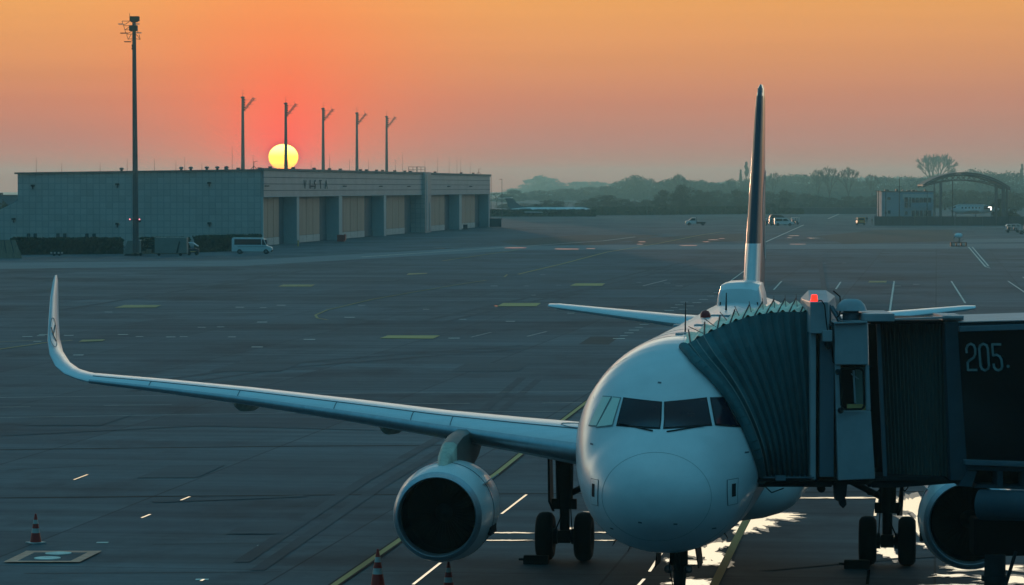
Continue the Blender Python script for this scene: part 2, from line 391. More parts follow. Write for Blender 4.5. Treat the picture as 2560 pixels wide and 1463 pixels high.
# large tone changes of the paving
quadpatch([(-60, 655), (600, 648), (1300, 610), (2640, 606), (2640, 618), (1300, 622), (600, 662), (-60, 670)], 'road', M['patchl'])
quadpatch([(1560, 598), (1700, 586), (1850, 581), (1850, 600), (1600, 610)], 'asphalt_patch', M['patchd'])
quadpatch([(2030, 588), (2180, 573), (2370, 572), (2375, 600), (2100, 607)], 'asphalt_patch', M['patchd'])
quadpatch([(1240, 600), (1440, 585), (1650, 584), (1500, 610), (1290, 612)], 'asphalt_patch', M['patchd'])
quadpatch([(2400, 596), (2640, 592), (2640, 602), (2390, 604)], 'pavement', M['patchl'])
quadpatch([(1440, 857), (1470, 838), (1540, 839), (1515, 858)], 'asphalt_patch', M['patchd'])
# tar joints
for pts, w in (([(-40, 1120), (700, 1111), (1500, 1106), (2640, 1100)], .22), ([(-40, 1240), (700, 1233), (1500, 1228), (2640, 1222)], .2),
               ([(-40, 816), (1300, 803), (2640, 800)], .25), ([(-40, 728), (1000, 722), (2640, 716)], .3),
               ([(-40, 748), (300, 744), (1500, 735), (2640, 728)], .3), ([(-40, 885), (800, 880), (1500, 872)], .12), ([(20, 1170), (290, 1157)], .06),
               ([(-40, 676), (1200, 668), (2640, 664)], .35), ([(-40, 694), (1200, 690), (2640, 690)], .3), ([(60, 1428), (700, 1424)], .05), ([(380, 1356), (800, 1350)], .05)):
    stripe(pts, w, 'tar_joint', M['tar'])
for pts, w in (([(300, 960), (700, 905), (1300, 860)], .5), ([(320, 975), (720, 915), (1310, 868)], .4), ([(0, 1085), (500, 1060), (1100, 1075)], .35), ([(600, 1400), (900, 1200), (1180, 1040), (1300, 940)], .4), ([(640, 1420), (940, 1215), (1215, 1050), (1340, 945)], .35),
               ([(1050, 800), (1500, 700), (1760, 640)], .6), ([(1090, 805), (1530, 704), (1790, 645)], .5), ([(100, 780), (600, 700), (900, 650)], .6), ([(2100, 900), (2060, 780), (2040, 650)], .5), ([(380, 1250), (760, 1235)], .5), ([(1900, 1420), (2120, 1400), (2400, 1380)], .3)):
    stripe(pts, w, 'tyre_mark', M['tyremark'])
for q in ([(520, 925), (600, 900), (760, 900), (700, 925)], [(60, 1060), (150, 1035), (330, 1033), (250, 1060)], [(1120, 925), (1160, 905), (1320, 903), (1290, 924)], [(340, 1190), (420, 1160), (560, 1158), (490, 1190)], [(860, 700), (900, 690), (1010, 690), (980, 700)], [(560, 1330), (620, 1300), (760, 1298), (710, 1330)], [(1960, 880), (1980, 862), (2100, 862), (2090, 880)]):
    quadpatch(q, 'repair_patch', M['patchr'])
# thin pale lines across the apron
for pts, w in (([(-40, 1041), (700, 1029), (1460, 1024)], .06), ([(-40, 991), (700, 981), (1470, 975)], .06), ([(-40, 1015), (75, 1013)], .07),
               ([(258, 1010), (428, 1008)], .07), ([(985, 1006), (1168, 1005)], .07), ([(1350, 1004), (1460, 1003)], .07),
               ([(1600, 712), (1660, 697)], .1), ([(2225, 700), (2214, 775)], .12), ([(2367, 700), (2402, 755)], .12), ([(2508, 700), (2560, 735)], .12),
               ([(2410, 615), (2452, 664), (2464, 668), (2640, 669)], .16), ([(2419, 615), (2460, 663)], .16), ([(1925, 722), (1945, 700)], .12), ([(2080, 720), (2092, 702)], .12),
               ([(1312, 838), (1360, 826)], .06), ([(1172, 840), (1222, 828)], .06), ([(2545, 690), (2640, 760)], .1), ([(1790, 720), (1900, 640)], .1),
               ([(1900, 605), (2000, 560)], .25), ([(2060, 545), (2090, 532)], .3), ([(2130, 570), (2640, 566)], .6), ([(900, 640), (1500, 600), (1580, 590)], .35), ([(1080, 617), (1290, 614)], .3)):
    stripe(pts, w * 1.25, 'painted_line', M['wfade'])
# yellow guide lines
stripe([(760, 1510), (835, 1456), (1010, 1335), (1235, 1180), (1320, 1112), (1390, 1055), (1475, 990)], .28, 'painted_line', M['tar'])
stripe([(760, 1510), (835, 1456), (1010, 1335), (1235, 1180), (1320, 1112), (1390, 1055), (1475, 990)], .16, 'painted_line', M['yellow'])
stripe([(1750, 1520), (1778, 1456), (1846, 1318), (1905, 1205), (1935, 1130)], .2, 'painted_line', M['yellow'])
stripe([(-40, 877), (0, 870), (118, 853), (180, 848)], .16, 'painted_line', M['yellow'])
stripe([(0, 852), (60, 849), (110, 848)], .16, 'painted_line', M['yfade'])
stripe([(1290, 683), (1400, 657), (1510, 628), (1560, 620), (1640, 606), (1745, 585), (1800, 577)], .28, 'painted_line', M['yellow'])
stripe([(815, 797), (790, 793), (785, 785), (815, 772), (930, 745), (1120, 712), (1210, 698)], .18, 'painted_line', M['yfade'])
stripe([(1255, 690), (1262, 684), (1330, 683)], .2, 'painted_line', M['yfade'])
stripe([(1100, 650), (1250, 628), (1290, 622)], .3, 'painted_line', M['yfade'])
# painted stand boxes
for q, mt in (([(945, 843), (965, 836), (1095, 836), (1078, 844)], 'yellow'), ([(1237, 763), (1252, 755), (1346, 755), (1335, 763)], 'yellow'), ([(1418, 712), (1432, 706), (1506, 706), (1498, 712)], 'yellow'),
              ([(285, 767), (310, 760), (402, 760), (388, 766)], 'yfade'), ([(692, 714), (705, 709), (784, 709), (775, 714)], 'yfade'), ([(2160, 704), (2164, 700), (2207, 700), (2205, 704)], 'yfade'),
              ([(195, 852), (205, 847), (262, 846), (255, 850)], 'yfade'), ([(1012, 685), (1060, 682), (1065, 680), (1016, 681)], 'yfade')):
    quadpatch(q, 'painted_box', M[mt])
# marked fuel pit, bottom left
pit = [(8, 1402), (66, 1374), (254, 1374), (198, 1402)]
quadpatch(pit, 'painted_box', M['redm'])
quadpatch([(44, 1399), (86, 1378), (218, 1378), (176, 1399)], 'painted_box', M['ground'])
for (px, py) in ((145, 1381), (118, 1393)):
    c = ground(px, py); m = MB(); m.add([(c.x + .32 * cos(a * pi / 12), c.y + .32 * sin(a * pi / 12), 0) for a in range(24)] + [(c.x + .32 * cos(a * pi / 12), c.y + .32 * sin(a * pi / 12), .05) for a in range(24)],
        [tuple(range(24, 48))] + [(i, (i + 1) % 24, 24 + (i + 1) % 24, 24 + i) for i in range(24)])
    tag(m.build('pit_cover', M['wline']), 'round white %s cover inside the pale red square' % ('rear' if py < 1390 else 'front'), 'hatch', 'round covers in the fuel pit')
# small pale covers and dashes scattered on the apron
dots = [(270, 777), (655, 766), (597, 765), (102, 836), (68, 838), (108, 833), (93, 850), (171, 835), (347, 838), (425, 839), (457, 838), (577, 839), (195, 884), (652, 802), (255, 1351), (655, 1359), (503, 1443),
        (549, 814), (502, 815), (306, 833), (700, 760), (1270, 800), (1150, 795), (870, 790), (1060, 770), (1130, 842), (1420, 780), (1390, 710), (1310, 712), (1330, 735), (1230, 712), (1590, 703), (1660, 705), (1690, 712),
        (2235, 712), (2280, 708), (2320, 775), (2120, 775), (2100, 655), (2450, 660), (1350, 684), (1480, 560), (1567, 566), (1583, 564), (1619, 558), (1632, 555), (1644, 552), (1653, 551), (1664, 551), (2050, 655), (770, 845), (640, 864), (900, 760)]
for i in range(14): dots.append((1540 + i * 12.5, 843 - i * 7.0))
for i in range(8): dots.append((1700 + i * 17, 770 - i * 8.2))
dm = MB()
for (px, py) in dots:
    c = ground(px, py); w = .15 if py > 1000 else rnd.uniform(.22, .36); z = .012
    dm.add([(c.x - w, c.y - w * .8, z), (c.x + w, c.y - w * .8, z), (c.x + w, c.y + w * .8, z), (c.x - w, c.y + w * .8, z)], [(0, 1, 2, 3)])
tag(dm.build('painted_dots', M['wline']), kind='structure')
# puddles
def puddle(cx, cy, rx, ry, seed, n=90, rough=.45, square=None):
    c = ground(cx, cy); ax = rx * mpp(c.y); ay = abs(ground(cx, cy - ry).y - ground(cx, cy + ry).y) / 2
    m = MB(); vs = []
    for i in range(n):
        t = 2 * pi * i / n; ct, st = cos(t), sin(t)
        k = 1 / max(abs(ct), abs(st)) ** .6 * .9
        k *= 1 + rough * noise.noise(Vector((ct * 2.2, st * 2.2, seed * 3.1))) * 1.6 + rough * .6 * noise.noise(Vector((ct * 9, st * 9, seed * 1.7)))
        vs.append((c.x + ax * k * ct, c.y + ay * k * st, 0.03))
    z = .0145 + seed * .00002
    vs = [(a, b, z) for a, b, _ in vs]; vs.append((c.x, c.y, z))
    m.add(vs, [(i, (i + 1) % n, n) for i in range(n)])
    if cy > 1100:
        hv = [(c.x + (a - c.x) * 1.18 + .12 * noise.noise(Vector((i * .4, seed, 0))), c.y + (b - c.y) * 1.5 + .35 * noise.noise(Vector((i * .3, seed, 5))), .0136 + seed * .00001) for i, (a, b, _) in enumerate(vs[:-1])]
        hm_ = MB(); hv.append((c.x, c.y, hv[0][2])); hm_.add(hv, [(i, (i + 1) % n, n) for i in range(n)]); tag(hm_.build('damp_patch', M['damp']), kind='structure')
    return tag(m.build('puddle', M['water']), kind='structure')
for i, a in enumerate([(1905, 1284, 78, 10), (1875, 1303, 48, 13), (1850, 1318, 30, 8), (1762, 1378, 44, 24), (1800, 1356, 22, 7), (1745, 1402, 55, 5), (1720, 1452, 55, 8), (1665, 1396, 10, 4), (1690, 1475, 70, 8),
                       (2275, 1262, 42, 24), (2290, 1310, 30, 26), (2210, 1378, 26, 16), (2235, 1345, 20, 10), (2330, 1355, 40, 7), (2440, 1415, 110, 7), (2370, 1434, 45, 3), (2520, 1445, 90, 8), (2400, 1460, 90, 4), (2100, 1240, 110, 1.4),
                       (1265, 1327, 55, 1.2), (1520, 1326, 45, 1.2), (1250, 1346, 60, 1.0), (1500, 1276, 35, 1.2), (1420, 1318, 18, 4), (1505, 1346, 30, 1)]):
    puddle(*a, seed=i + 1)
for i, a in enumerate([(1282, 617, 28, 1.1), (1410, 620, 32, 1.1), (1470, 619, 12, .8), (1592, 608, 8, .8), (1597, 602, 10, .8), (1712, 611, 22, 1.0), (1757, 602, 9, 1.0), (1775, 597, 14, .9), (1796, 594, 8, .7), (1975, 587, 14, .8), (1965, 592, 6, .8),
                       (2023, 593, 12, 1.2), (1985, 608, 22, .8), (1110, 619, 30, .6), (740, 712, 22, .8), (1240, 762, 10, 0.8)]):
    puddle(*a, seed=i + 40, rough=.25, n=40)
# wet slab joints that mirror the sky
for pts in ([(1248, 1280), (1310, 1232)], [(1028, 1456), (1096, 1402)], [(1616, 1424), (1646, 1378)], [(1585, 1462), (1603, 1442)], [(184, 1195), (218, 1182)], [(450, 1246), (472, 1237)], [(352, 1290), (374, 1281)],
            [(2177, 1285), (2183, 1240)], [(2158, 1456), (2162, 1420)], [(1943, 1275), (1950, 1250)], [(835, 1456), (842, 1450)], [(500, 1447), (507, 1443)]):
    stripe(pts, .07, 'puddle', M['water'], z=.016)

# ================================================================ AIRLINER
YAW = math.asin(.129)
air = empty('airliner', (2.70, 60.2, 0), pi / 2 - YAW, 'white twin engine airliner parked nose on, with upturned winglet and dark blue tail fin', 'airplane')
DZ = .06
ST = [  # x, top, bottom, half width
    (0, 3.16, 3.06, .05), (.06, 3.42, 2.80, .34), (.18, 3.60, 2.62, .56), (.4, 3.79, 2.44, .82), (.7, 3.98, 2.28, 1.05), (1.1, 4.19, 2.13, 1.27), (1.5, 4.36, 2.02, 1.43), (1.8, 4.48, 1.96, 1.52),
    (2.1, 4.74, 1.91, 1.60), (2.5, 5.04, 1.87, 1.69), (3.0, 5.36, 1.82, 1.78), (3.6, 5.62, 1.79, 1.86), (4.4, 5.80, 1.77, 1.93), (5.4, 5.89, 1.76, 1.935), (6.4, 5.91, 1.76, 1.945), (12, 5.91, 1.76, 1.945), (18, 5.91, 1.76, 1.945), (23, 5.91, 1.78, 1.945),
    (26, 5.91, 2.05, 1.93), (29, 5.90, 2.72, 1.74), (32, 5.84, 3.55, 1.35), (35, 5.62, 4.35, .82), (36.8, 5.35, 4.78, .42), (37.5, 5.20, 4.98, .15)]
def yo(x): return .09 * max(0.0, 1 - x / 14)
def interp(x):
    if x <= ST[0][0]: return ST[0][1:]
    for i in range(len(ST) - 1):
        if ST[i][0] <= x <= ST[i + 1][0]:
            a, b = ST[i], ST[i + 1]; h = b[0] - a[0]; t = (x - a[0]) / h; r = []
            for k in (1, 2, 3):
                s = (b[k] - a[k]) / h
                def slope(j):
                    if j <= 0: return (ST[1][k] - ST[0][k]) / (ST[1][0] - ST[0][0])
                    if j >= len(ST) - 1: return (ST[-1][k] - ST[-2][k]) / (ST[-1][0] - ST[-2][0])
                    s0 = (ST[j][k] - ST[j - 1][k]) / (ST[j][0] - ST[j - 1][0]); s1 = (ST[j + 1][k] - ST[j][k]) / (ST[j + 1][0] - ST[j][0])
                    return 0 if s0 * s1 <= 0 else 2 * s0 * s1 / (s0 + s1)
                m0, m1_ = slope(i), slope(i + 1)
                r.append(a[k] * (2 * t ** 3 - 3 * t * t + 1) + h * m0 * (t ** 3 - 2 * t * t + t) + b[k] * (-2 * t ** 3 + 3 * t * t) + h * m1_ * (t ** 3 - t * t))
            return tuple(r)
    return ST[-1][1:]
def surf(x, th):
    """fuselage point, th from the crown (0) towards local +y (screen left)"""
    zt, zb, w = interp(x); zc = (zt + zb) / 2; h = (zt - zb) / 2
    return Vector((x, w * sin(th) + yo(x), zc + h * cos(th) + DZ))
def surf_x(y, z):
    """x of the fuselage skin in front at (y, z)"""
    lo, hi = 0.0, 8.0
    for _ in range(40):
        m = (lo + hi) / 2; zt, zb, w = interp(m); zc = (zt + zb) / 2 + DZ; h = (zt - zb) / 2
        if ((y - yo(m)) / w) ** 2 + ((z - zc) / h) ** 2 < 1: hi = m
        else: lo = m
    return (lo + hi) / 2
xs = [0, .02, .06, .12, .18, .28, .4, .55, .7, .9, 1.1, 1.3, 1.5, 1.65, 1.8, 1.95, 2.1, 2.3, 2.5, 2.75, 3.0, 3.3, 3.6, 4.0, 4.4, 4.9, 5.4, 6.0, 6.4, 8, 10, 12, 14, 16, 18, 20, 22, 23, 24, 25, 26, 27.5, 29, 30.5, 32, 33.5, 35, 36, 36.8, 37.5]
fm = MB(); fm.loft([[surf(x, 2 * pi * j / 72) for j in range(72)] for x in xs])
fus = fm.build('fuselage', M['fuse'], air, smooth=60)
def skin_patch(yz, name, mat, off=.012, parent=air, sub=6):
    """a pane lying on the skin: yz is a quad, subdivided so it follows the curve"""
    m = MB(); a, b, c, d = [Vector((p[0], p[1], 0)) for p in yz]; vs = []; n = sub
    for i in range(n + 1):
        for j in range(n + 1):
            u, v = i / n, j / n; p = a * (1 - u) * (1 - v) + b * u * (1 - v) + c * u * v + d * (1 - u) * v
            x = surf_x(p.x, p.y)
            e = 1e-3
            nx = Vector((-1, (surf_x(p.x + e, p.y) - surf_x(p.x - e, p.y)) / (2 * e), (surf_x(p.x, p.y + e) - surf_x(p.x, p.y - e)) / (2 * e))).normalized()
            vs.append(Vector((x, p.x, p.y)) + nx * off)
    fs = [(i * (n + 1) + j, (i + 1) * (n + 1) + j, (i + 1) * (n + 1) + j + 1, i * (n + 1) + j + 1) for i in range(n) for j in range(n)]
    m.add(vs, fs); return m.build(name, mat, parent, smooth=60)
def grow(q, g_):
    c = (sum(p[0] for p in q) / 4, sum(p[1] for p in q) / 4)
    return [(p[0] + (g_ if p[0] > c[0] else -g_), p[1] + (g_ if p[1] > c[1] else -g_)) for p in q]
def skin_hit(px, py):
    """(y, z) on the nose skin seen at photo pixel (px, py)"""
    D = 60.3; ca, sa = cos(YAW), sin(YAW)
    while D < 72:
        p = at(px / K, py / K, D); dx, dy = p.x - 2.70, p.y - 60.2
        lx, ly = dx * sa + dy * ca, -dx * ca + dy * sa
        if lx > 0:
            zt, zb, w = interp(lx); zc = (zt + zb) / 2 + DZ; h = (zt - zb) / 2
            if ((ly - yo(lx)) / w) ** 2 + ((p.z - zc) / h) ** 2 < 1: return (ly, p.z)
        D += .01
PANES = [('windshield', 'glass', [(1652, 1008), (1561, 997), (1544, 1063), (1648, 1070)]), ('windshield', 'glass', [(1663, 1008), (1764, 997), (1777, 1062), (1661, 1070)]),
         ('side_window', 'pale_pane', [(1551, 997), (1533, 995), (1493, 1068), (1531, 1063)]), ('side_window', 'pale_pane', [(1528, 994), (1507, 993), (1474, 1063), (1492, 1065)]),
         ('side_window', 'glass', [(1777, 997), (1808, 996), (1848, 1066), (1789, 1061)])]
for nm, mt, q in PANES:
    q = [skin_hit(*p) for p in q]
    c_ = (sum(p[0] for p in q) / 4, sum(p[1] for p in q) / 4); wd = max(p[0] for p in q) - min(p[0] for p in q)
    gq = [(p[0] + (p[0] - c_[0]) / max(wd, .3) * .05, p[1] + (.022 if p[1] > c_[1] else -.022)) for p in q]
    skin_patch(gq, 'window_frame', M['dark'] if mt == 'glass' else M['seam'], .008); skin_patch(q, nm, M[mt], .016)
# wipers
for a, b in (((-.05, 4.36), (-.72, 4.44)), ((.90, 4.46), (.22, 4.37))):
    m = MB(); pts = []
    for i in range(6):
        t = i / 5; y = a[0] * (1 - t) + b[0] * t; z = a[1] * (1 - t) + b[1] * t; pts.append(Vector((surf_x(y, z) - .04, y, z)))
    m.path(pts, .014); m.build('wiper', M['dark'], air)
# radome outline and other panel lines
def ring_line(x, name, r=.010, th0=0, th1=2 * pi, n=72, mat='line'):
    m = MB(); pts = [surf(x, th0 + (th1 - th0) * i / n) for i in range(n + 1)]
    cc = Vector((x, 0, 3.7)); pts = [p + (p - cc).normalized() * .002 for p in pts]; m.path(pts, r, 5); return m.build(name, M[mat], air)
ring_line(.66, 'radome_seam', .003, mat='seam')
for x in (7.2, 8.9): ring_line(x, 'panel_seam', .003, -1.3, 1.3)
for x, a0, a1 in ((4.25, .5, 2.8), (5.75, -2.8, 2.8), (2.95, 1.9, 4.4), (1.75, 2.2, 4.1)): ring_line(x, 'panel_seam', .0028, a0, a1, mat='seam')
for th in (.95, -.95, 1.75, -1.75, 2.45, -2.45):
    m = MB(); m.path([surf(x, th) for x in [2.9 + i * .6 for i in range(34)]], .0028, 4); m.build('lap_joint', M['seam'], air)
for y, z in ((-.95, 2.55), (.95, 2.55), (.35, 2.75), (-.3, 2.72), (1.45, 4.05), (-1.5, 3.9), (.2, 5.2)):
    skin_patch([(y - .035, z + .012), (y + .035, z + .018), (y + .035, z - .012), (y - .035, z - .018)], 'drain_port', M['line'], .004, sub=1)
# static and pitot plates low on both cheeks
for s in (1, -1):
    q = [(s * a, b) for a, b in ((1.20, 3.46), (1.37, 3.46), (1.36, 2.99), (1.21, 2.99))]
    skin_patch(grow(q, .010), 'probe_plate_seam', M['line'], .004); skin_patch(q, 'probe_plate', M['white'], .009)
    q = [(s * a, b) for a, b in ((1.27, 3.38), (1.335, 3.38), (1.335, 3.14), (1.27, 3.14))]
    skin_patch(q, 'probe_vane', M['dark'], .013)
for y, z in ((-1.05, 2.3), (.95, 2.25), (.75, 2.05), (-.8, 2.02)):
    p = Vector((surf_x(y, z), y, z)); m = MB(); m.tube(p, p + Vector((-.02, y * .06, -.09)), .012, .008); m.tube(p + Vector((-.02, y * .06, -.09)), p + Vector((-.14, y * .06, -.10)), .01, .006); m.build('pitot_probe', M['dark'], air)
# whip, blades and beacon on the crown
def crown(x, y=0): return surf(x, math.asin(y / interp(x)[2]))
p = crown(7.3, .02); m = MB(); m.tube(p, p + Vector((.12, 0, .62)), .017, .008); m.build('whip_antenna', M['dark'], air)
p = crown(19.5, 0); m = MB(); m.tube(p, p + Vector((.1, 0, .42)), .025, .012); m.build('whip_antenna', M['dark'], air)
m = MB(); p = crown(15.2, .2); m.lathe([(0, .12), (.08, .12), (.15, .08), (.18, 0.001)], p, 'z', 16); m.build('beacon', material('beacon_glass', (.25, .01, .01), .3), air, smooth=True)
for x, y, w in ((14.2, .75, .14), (16.0, -.1, .30), (10.6, -.05, .18), (6.6, .0, .1), (6.3, .05, .1)):
    p = crown(x, y); m = MB(); m.box(p.x - .15, p.x + .15, p.y - w * .8, p.y + w * .8, p.z - .03, p.z + .03); m.build('antenna_plate', M['cabl'], air, bevel=.02)
# satcom hump
m = MB(); R = []
for x, hw, ht in ((24.6, .40, .18), (24.75, .52, .52), (25.3, .56, .66), (27.0, .56, .68), (28.2, .50, .45), (29.0, .3, .12)):
    z0 = 5.80; R.append([(x, -hw * 1.12, z0), (x, -hw * 1.03, z0 + ht * .55), (x, -hw * .9, z0 + ht * .92), (x, -hw * .6, z0 + ht), (x, 0, z0 + ht * 1.03), (x, hw * .6, z0 + ht), (x, hw * .9, z0 + ht * .92), (x, hw * 1.03, z0 + ht * .55), (x, hw * 1.12, z0)])
m.loft(R); m.build('satcom_radome', M['white'], air, smooth=50)
m = MB(); m.box(24.66, 28.4, -.50, .50, 5.8, 5.985); m.build('radome_base', M['dark'], air)
# cabin windows and door outlines
def side_quad(x0, x1, z0, z1, s, off):
    def yz(x, z):
        zt, zb, w = interp(x); zc = (zt + zb) / 2 + DZ; h = (zt - zb) / 2; return yo(x) + s * (w * sqrt(max(0, 1 - ((z - zc) / h) ** 2)) + off)
    n = 6; vs = []
    for i in range(n + 1):
        z = z0 + (z1 - z0) * i / n; vs += [(x0, yz(x0, z), z), (x1, yz(x1, z), z)]
    return MB().add(vs, [(2 * i, 2 * i + 1, 2 * i + 3, 2 * i + 2) for i in range(n)])
for s in (1, -1):
    for k in range(36):
        x = 6.9 + k * .533
        side_quad(x, x + .25, 4.42, 4.78, s, .006).build('cabin_window', M['glass'], air)
    for x in (4.6, 30.0 if False else 27.9):
        side_quad(x - .03, x + .86, 3.5, 5.38, s, .005).build('door_seam', M['line'], air)
        side_quad(x, x + .83, 3.53, 5.35, s, .010).build('cabin_door', M['white'], air)
# airline lettering is not legible; a dark blue mark stands on the cheek by the nose
m = MB()
for (a, b, c, d) in ((5.9, 3.85, 6.2, 4.15), (6.3, 3.85, 6.5, 4.2), (6.6, 3.88, 6.9, 4.18)):
    mm = side_quad(a, c, b, d, 1, .008); m.add(mm.v, mm.f)
m.build('fuselage_marking', M['fin'], air)

# belly fairing
m = MB(); R = []
for x, hw, zb, zt in ((10.3, 1.0, 1.95, 3.0), (11.2, 1.75, 1.66, 3.1), (12.5, 2.15, 1.52, 3.25), (15, 2.25, 1.48, 3.3), (18, 2.25, 1.48, 3.3), (20, 2.05, 1.55, 3.1), (21.8, 1.3, 1.8, 2.7)):
    ring = []
    for j in range(24):
        t = 2 * pi * j / 24; ct, st = cos(t), sin(t)
        ring.append((x, hw * (abs(st) ** .75) * (1 if st > 0 else -1), (zb + zt) / 2 + (zt - zb) / 2 * (abs(ct) ** .8) * (1 if ct > 0 else -1)))
    R.append(ring)
m.loft(R); m.build('belly_fairing', M['white'], air, smooth=50)

# wings
def foil(c, t, n=14):
    """closed aerofoil loop, chord c along x, from LE over the top to TE and back"""
    def th(u): return 5 * t * (.2969 * sqrt(u) - .126 * u - .3516 * u * u + .2843 * u ** 3 - .1015 * u ** 4)
    us = [(1 - cos(pi * i / n)) / 2 for i in range(n + 1)]
    cam_ = lambda u: .018 * sin(pi * u)
    up = [(u * c, (cam_(u) + th(u)) * c) for u in us]; dn = [(u * c, (cam_(u) - th(u)) * c) for u in us[1:-1]][::-1]
    return up + dn
WS = [  # y, LE x, LE z, chord, t/c
    (.8, 11.3, 2.88, 7.0, .165), (2.0, 11.95, 2.98, 6.3, .165), (2.9, 12.4, 3.07, 5.8, .16), (4.5, 13.25, 3.22, 4.9, .155), (6.4, 14.25, 3.40, 3.95, .15), (8.5, 15.35, 3.60, 3.4, .145), (11.5, 16.9, 3.86, 2.65, .14), (14, 18.2, 4.03, 2.1, .135), (15.9, 19.2, 4.14, 1.72, .125)]
def wing(s):
    R = []
    for y, lx, lz, c, t in WS:
        tw = radians(2.5 - 4.0 * (y / 16))
        R.append([(lx + a * cos(tw) + b * sin(tw), s * y, lz - a * sin(tw) * 1.0 + b * cos(tw)) for a, b in foil(c, t)])
    m = MB(); m.loft(R); return m.build('wing', M['wing'], air, smooth=50)
SH = [(15.9, 4.14, 0), (16.25, 4.20, 8), (16.6, 4.30, 22), (16.88, 4.48, 42), (17.08, 4.76, 62), (17.20, 5.10, 74), (17.30, 5.6, 79), (17.39, 6.15, 80), (17.45, 6.56, 80), (17.47, 6.70, 80)]
def sharklet(s):
    R = []; arc = 0; prev = None
    for i, (y, z, a) in enumerate(SH):
        if prev: arc += sqrt((y - prev[0]) ** 2 + (z - prev[1]) ** 2)
        prev = (y, z); sw = 19.2 + arc * .60 + max(0, arc - 1.6) * .28
        c = 1.72 - arc * .34 if i < 8 else (1.72 - arc * .34) * (.75 if i == 8 else .35)
        if i >= 8: sw += .12 * (i - 7)
        tw = radians(-1.5) * (1 - i / 9); A = radians(a)
        ring = []
        for u, v in foil(c, .10 - .002 * i):
            ring.append((sw + u, s * (y - v * sin(A)), z + v * cos(A) - u * sin(tw) * cos(A)))
        R.append(ring)
    m = MB(); m.loft(R); return m.build('winglet', M['wing'], air, smooth=60)
for s in (1, -1):
    w = wing(s); sh = sharklet(s)
    # slat and spoiler gaps drawn by thin recess strips on the upper skin
    def on_wing(y, u):
        for a, b in zip(WS, WS[1:]):
            if a[0] <= y <= b[0]:
                t = (y - a[0]) / (b[0] - a[0]); v = [p + (q - p) * t for p, q in zip(a, b)]
                tw = radians(2.5 - 4.0 * (y / 16)); c, tc_ = v[3], v[4]
                th_ = 5 * tc_ * (.2969 * sqrt(u) - .126 * u - .3516 * u * u + .2843 * u ** 3 - .1015 * u ** 4) + .018 * sin(pi * u)
                a_, b_ = u * c, th_ * c
                return Vector((v[1] + a_ * cos(tw) + b_ * sin(tw), s * y, v[2] - a_ * sin(tw) + b_ * cos(tw) + .004))
    m = MB(); m.path([on_wing(y / 10, .15) for y in range(28, 159, 5)], .012, 4)
    for yy in (6.0, 7.0, 9.0, 11.6, 14.1):
        m.path([on_wing(yy, u / 100) for u in range(0, 16, 3)], .010, 4)
    m.build('slat_gap', M['line'], w)
    m = MB(); m.path([on_wing(y / 10, .62) for y in range(28, 159, 5)], .012, 4); m.build('spoiler_gap', M['line'], w)
    m = MB(); q = [on_wing(2.5 + .9 * (1 + cos(t * pi / 8)) * .5 + .0, .22 + .06 * sin(t * pi / 8)) for t in range(17)]; m.path(q, .01, 4); m.build('escape_marking', M['line'], w)
    R2 = []
    for k in range(27):
        y = 2.1 + (15.85 - 2.1) * k / 26
        for a, b in zip(WS, WS[1:]):
            if a[0] <= y <= b[0]:
                t = (y - a[0]) / (b[0] - a[0]); v = [p + (q - p) * t for p, q in zip(a, b)]; break
        tw = radians(2.5 - 4.0 * (y / 16)); c, tc_ = v[3], v[4]; ring = []
        for j in range(-7, 11):
            u = .045 * (abs(j) / 10) ** 2 * (1 if j > 0 else .8); sg = -1 if j > 0 else 1
            th_ = sg * 5 * tc_ * (.2969 * sqrt(u) - .126 * u - .3516 * u * u) + .018 * sin(pi * u)
            a_, b_ = u * c - .005 * (1 - abs(j) / 11), th_ * c + sg * .004 * min(1, abs(j))
            ring.append((v[1] + a_ * cos(tw) + b_ * sin(tw), s * y, v[2] - a_ * sin(tw) + b_ * cos(tw)))
        R2.append(ring)
    m = MB(); m.loft(R2, closed=False, cap=False); m.build('slat_edge', M['lip'], w, smooth=60)
    # flap track fairings
    for yy, xx, zz in ((11.7, 18.2, 3.72), (7.9, 17.0, 3.28), (5.0, 16.3, 3.02)):
        m = MB(); m.lathe([(0, .01), (.25, .12), (.8, .22), (1.7, .27), (2.6, .17), (3.3, .02)], (xx - .9, s * yy, zz), 'x', 16)
        m.v = [(x, y, zz - (zz - z) * 1.05) for x, y, z in m.v]; m.build('flap_fairing', M['cover'], air, smooth=True)
    # emblem: thin ring and bird stroke on the inner face of the winglet
    def on_shark(z, u):
        for i in range(len(SH) - 1):
            a, b = SH[i], SH[i + 1]
            if a[1] <= z <= b[1]:
                t = (z - a[1]) / (b[1] - a[1]); y = a[0] + (b[0] - a[0]) * t
                arc = 1.1 + (z - 4.76) * 1.0; sw = 19.2 + arc * .60 + max(0, arc - 1.6) * .28; c = 1.72 - arc * .34
                return Vector((sw + u * c, s * (y - .065 * c), z))
    m = MB(); m.path([on_shark(5.28 + .36 * sin(t * pi / 16), .40 + .27 * cos(t * pi / 16)) for t in range(33)], .007, 4)
    m.path([on_shark(5.42, .25), on_shark(5.22, .42), on_shark(5.45, .60)], .014, 4); m.path([on_shark(5.22, .42), on_shark(5.05, .55)], .014, 4)
    m.build('winglet_emblem', M['fin'], sh)

